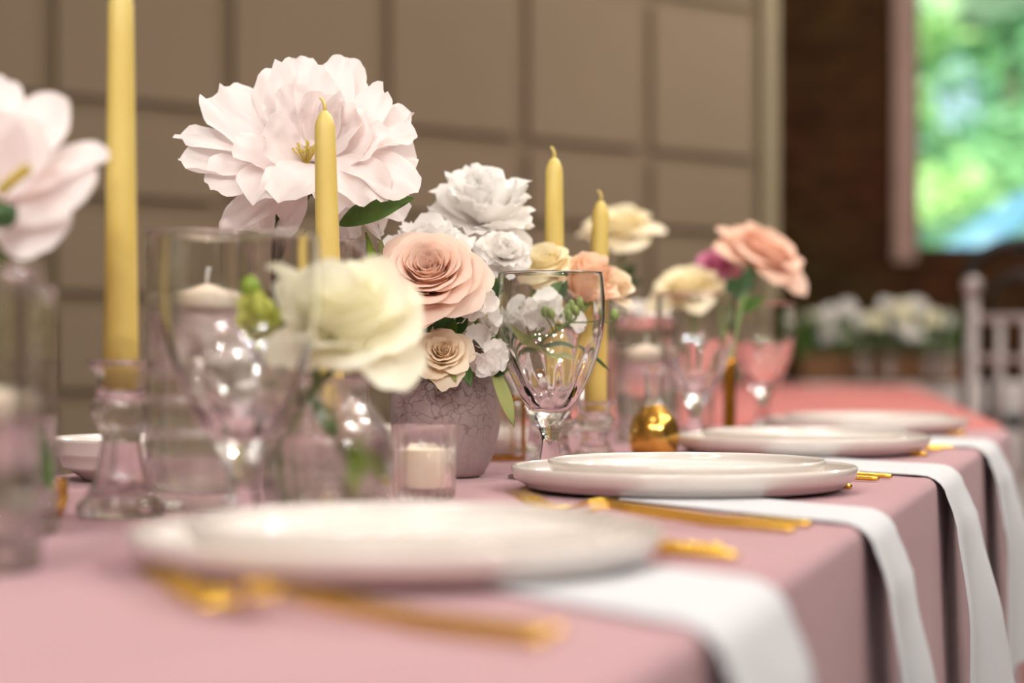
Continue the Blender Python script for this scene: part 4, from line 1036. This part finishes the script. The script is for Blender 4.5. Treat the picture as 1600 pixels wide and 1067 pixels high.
MB().tube(spline([P(0, 300, LD - 0.045) - lv, P(22, 280, LD - 0.047) - lv, P(46, 262, LD - 0.047) - lv], 4), 0.0032, 8).build('anther', M['stamen'], lp)
stem_tube(lp, [lv, P(12, 600, 0.845), P(4, 450, 0.84), P(0, 330, LD)], 0.0028)
leaf_part(lp, P(40, 640, 0.838), P(80, 770, 0.832), 0.016, (0.4, -1, 0.1), M['leaf'], -0.2, 0.4)
REF = None
# amber cup peeping out behind that cylinder
ac = thing('votive_cup', 'small amber votive cup behind the left edge cylinder', 'votive', (X(70, 0.925), D(0.925), TZ + 0.0006))
MB().lathe([(0, 0), (0.010, 0), (0.0125, 0.003), (0.015, 0.012), (0.0145, 0.026), (0.0135, 0.026), (0.014, 0.012), (0.010, 0.005), (0, 0.004)], 28).build('vessel', M['amber'], ac)

# ---- far flowers
REF = 2.0
rose('garden_rose', 'far cream rose on a tall stem behind the leaning candle', P(968, 352, 2.0), (-0.1, -0.35, 0.93), 0.052, M['cream'], 24, 1.05, 41, 0.045,
     Vector((X(973, 2.0), D(2.0), TZ + 0.012)), [P(974, 480, 2.0), P(972, 420, 2.0)], 0.0032)
r_ = bpy.data.objects['garden_rose.005'] if 'garden_rose.005' in bpy.data.objects else None
lfr = thing('leaf_sprig', 'dark green leaves on the stem under the far cream rose', 'leaves', P(975, 445, 2.0))
leaf_part(lfr, P(975, 440, 1.99), P(992, 410, 1.98), 0.018, (0, -1, .3), M['leafdark'], 0.2, 0.4)
leaf_part(lfr, P(975, 445, 1.99), P(1003, 440, 1.97), 0.018, (0, -1, .5), M['leafdark'], 0.2, 0.4)
REF = 1.93
rose('garden_rose', 'far white rose above the third goblet', P(1080, 450, 1.93), (-0.1, -0.4, 0.91), 0.050, M['cream'], 26, 1.0, 44, 0.05,
     Vector((X(1085, 1.93), D(1.93), TZ + 0.012)), [P(1086, 600, 1.93), P(1084, 520, 1.93)], 0.003)
REF = 1.80
tv = Vector((X(1140, 1.80), D(1.80), TZ + 0.021))
rose('garden_rose', 'far peach rose leaning to the right above the last goblet', P(1194, 392, 2.0), (0.42, -0.40, 0.81), 0.060, M['peach'], 28, 1.15, 47, 0.052,
     tv, [P(1142, 560, 1.82), P(1158, 480, 1.9)], 0.0032)
rose('garden_rose', 'far bright pink flower beside the peach rose', P(1120, 412, 2.06), (-0.1, -0.5, 0.85), 0.033, M['magenta'], 20, 0.9, 49, 0.034,
     tv + Vector((0.003, 0.003, 0)), [P(1138, 560, 1.83), P(1134, 480, 1.95)], 0.0026)
lfr = thing('leaf_sprig', 'dark leaves beneath the far peach rose', 'leaves', P(1150, 470, 1.9))
leaf_part(lfr, P(1150, 470, 1.93), P(1175, 418, 1.93), 0.032, (0, -1, .3), M['leafdark'], 0.2, 0.4)
leaf_part(lfr, P(1150, 470, 1.93), P(1140, 430, 1.93), 0.030, (0, -1, .3), M['leafdark'], 0.2, 0.4)
leaf_part(lfr, P(1152, 485, 1.93), P(1196, 465, 1.92), 0.026, (0, -1, .6), M['leaf'], 0.2, 0.4)
REF = 2.0
rose('spray_rose', 'far small white bloom behind the floating candle', P(1000, 486, 2.12), (0, -0.5, 0.85), 0.026, M['white'], 16, 0.9, 52, 0.026,
     Vector((X(973, 2.0) + 0.004, D(2.0), TZ + 0.012)), [P(976, 560, 2.02), P(984, 505, 2.08)], 0.002)

# ------------------------------------------------------------------ background table, chairs
REF = None
bt = Vector((1.50, 7.05, 0))
cloth('tablecloth', 'pale cloth on the distant table with white flowers', rrect(-0.52, 0.52, -0.3, 0.3, 0.05), M['linenwhite'], bt + Vector((0, 0, TZ)), Vector((1, 0, 0)), Vector((0, 1, 0)), 0.66, 0.02, 0.01, 14.0, rings=6)
table('folding table under the distant pale cloth', bt, Vector((1, 0, 0)), Vector((0, 1, 0)), -0.52, 0.52, -0.3, 0.3, TZ - 0.006)
tr = thing('flower_trough', 'brown wooden trough on the distant table', 'planter', (X(1375, 4.93), D(4.93), TZ + 0.001))
MB().box((0, 0, 0.006), (0.56, 0.15, 0.012)).build('bottom', M['wood'], tr, smooth=False)
for sy in (-1, 1): MB().box((0, sy * 0.07, 0.055), (0.56, 0.012, 0.086)).build('plank', M['wood'], tr, smooth=False)
for sx in (-1, 1): MB().box((sx * 0.274, 0, 0.055), (0.012, 0.127, 0.086)).build('plank', M['wood'], tr, smooth=False)
random.seed(12)
ORD = ['leftmost', 'second', 'third', 'fourth', 'fifth', 'sixth', 'seventh', 'eighth', 'ninth', 'tenth', 'eleventh', 'twelfth', 'thirteenth', 'rightmost']
for i, (px, py) in enumerate(sorted([(1268, 500), (1300, 492), (1322, 480), (1345, 505), (1290, 520), (1312, 515), (1390, 478), (1412, 486), (1435, 476), (1405, 508), (1425, 520), (1455, 496), (1478, 500), (1368, 500)])):
    dd = 4.93 + random.uniform(-0.03, 0.03); ps = P(px, py, dd)
    peony('distant_rose', ('%s white bloom' % ORD[i]) + (' counted from the left' if 0 < i < 13 else '') + ' in the distant wooden trough', ps, (random.uniform(-.5, .5), -0.6, 0.8), random.uniform(0.040, 0.058), M['white'] if i % 3 else M['creamy'],
          [(7, 10, 1, 0.8, 0.2), (6, 45, 0.9, 0.7, 0.4), (4, 75, 0.8, 0.5, 0.3)], 60 + i, Vector((X(1375, 4.93) + (ps.x - X(1375, 4.93)) * 0.8, D(4.93), TZ + 0.03)), None, 'white blooms in the distant trough', 0.1, 'flower')
gr = thing('leaf_sprig', 'green foliage filling the trough on the distant table', 'leaves', (X(1375, 4.93), D(4.93), TZ + 0.02))
for k in range(70):
    x0 = random.uniform(1248, 1500); b = P(x0, 560, 4.93 + random.uniform(-.03, .03)); t = P(x0 + random.uniform(-30, 30), random.uniform(470, 560), 4.93 + random.uniform(-.06, .06))
    leaf_part(gr, b, t, random.uniform(0.03, 0.05), (random.uniform(-1, 1), -1, 0.4), M['leafdark'] if k % 2 else M['leaf'], 0.3, 0.4, seed=k)
for px, nm in ((1352, 'leftmost'), (1392, 'second from left'), (1452, 'third from left'), (1478, 'rightmost')):
    o = mobj('water_goblet', GM, M['glass']); o.location = (X(px, 4.82), D(4.82), TZ + 0.001); tag(o, nm + ' tiny clear goblet in front of the distant trough', 'goblet', 'goblets on the distant table')

def chiavari(label, left, right, H, mt, name='chiavari_chair'):
    a = Vector(left); b = Vector(right); c = (a + b) / 2; wd = (b - a).length; ang = math.atan2((b - a).y, (b - a).x)
    r = thing(name, label, 'chair', (c.x, c.y, 0), ang)
    h = wd / 2; dp = 0.40
    for sx in (-1, 1):
        bpst = MB().tube([(sx * h, 0, 0), (sx * h, 0, 0.45), (sx * h, -0.02, H - 0.05)], 0.0155, 10).build('back_post', mt, r)
        MB().lathe([(0, 0), (0.014, 0), (0.011, 0.012), (0.021, 0.022), (0.025, 0.036), (0.020, 0.052), (0, 0.060)], 16).build('finial', mt, bpst, Matrix.Translation((sx * h, -0.02, H - 0.055)))
        MB().tube([(sx * (h - 0.01), dp, 0), (sx * (h - 0.01), dp, 0.44)], 0.015, 10).build('front_leg', mt, r)
        MB().tube([(sx * h, 0, 0.2), (sx * (h - 0.01), dp, 0.2)], 0.009, 8).build('stretcher', mt, r)
    for z_ in (H - 0.10, H - 0.20, 0.56):
        MB().tube([(-h, -0.018, z_), (h, -0.018, z_)], 0.011, 8).build('rail', mt, r)
    for k in range(1, 6):
        x_ = -h + wd * k / 6
        MB().tube([(x_, -0.012, 0.56), (x_, -0.018, H - 0.10)], 0.011, 8).build('spindle', mt, r)
    MB().box((0, dp / 2, 0.455), (wd - 0.01, dp + 0.03, 0.03)).build('seat', mt, r, smooth=False)
    return r
chiavari('silver spindle back chair beside the coral cloth', (X(1521, 3.5), D(3.5), 0), (X(1521, 3.5) + 0.37, D(3.5) - 0.14, 0), 1.04, M['silver'])
ch = thing('arched_chair', 'black arched back chair behind the silver chair', 'chair', (X(1600, 4.3), D(4.3), 0), -0.1)
hh_ = 0.17; top = P(1600, 376, 4.3).z
arc = [(-hh_, 0, 0), (-hh_, 0, 0.5), (-hh_, 0, top - 0.14)] + [(-hh_ * cos(pi * k / 8), 0, top - 0.12 + 0.12 * sin(pi * k / 8)) for k in range(1, 8)] + [(hh_, 0, top - 0.14), (hh_, 0, 0.5), (hh_, 0, 0)]
MB().tube(arc, 0.020, 10).build('back_frame', M['black'], ch)
MB().tube([(-hh_ * .62, 0, 0.66), (-hh_ * .62, 0, top - 0.2)] + [(-hh_ * .62 * cos(pi * k / 6), 0, top - 0.18 + 0.08 * sin(pi * k / 6)) for k in range(1, 6)] + [(hh_ * .62, 0, top - 0.2), (hh_ * .62, 0, 0.66)], 0.012, 8).build('back_hoop', M['black'], ch)
MB().lathe([(0, 0), (0.19, 0), (0.2, 0.012), (0.195, 0.028), (0, 0.03)], 28).build('seat', M['black'], ch, Matrix.Translation((0, -0.2, 0.64)))
for sx in (-1, 1): MB().tube([(sx * 0.13, -0.33, 0.645), (sx * 0.16, -0.38, 0)], 0.015, 8).build('leg', M['black'], ch)
MB().tube([(-0.17, 0, 0.66), (0.17, 0, 0.66)], 0.014, 8).build('rail', M['black'], ch)
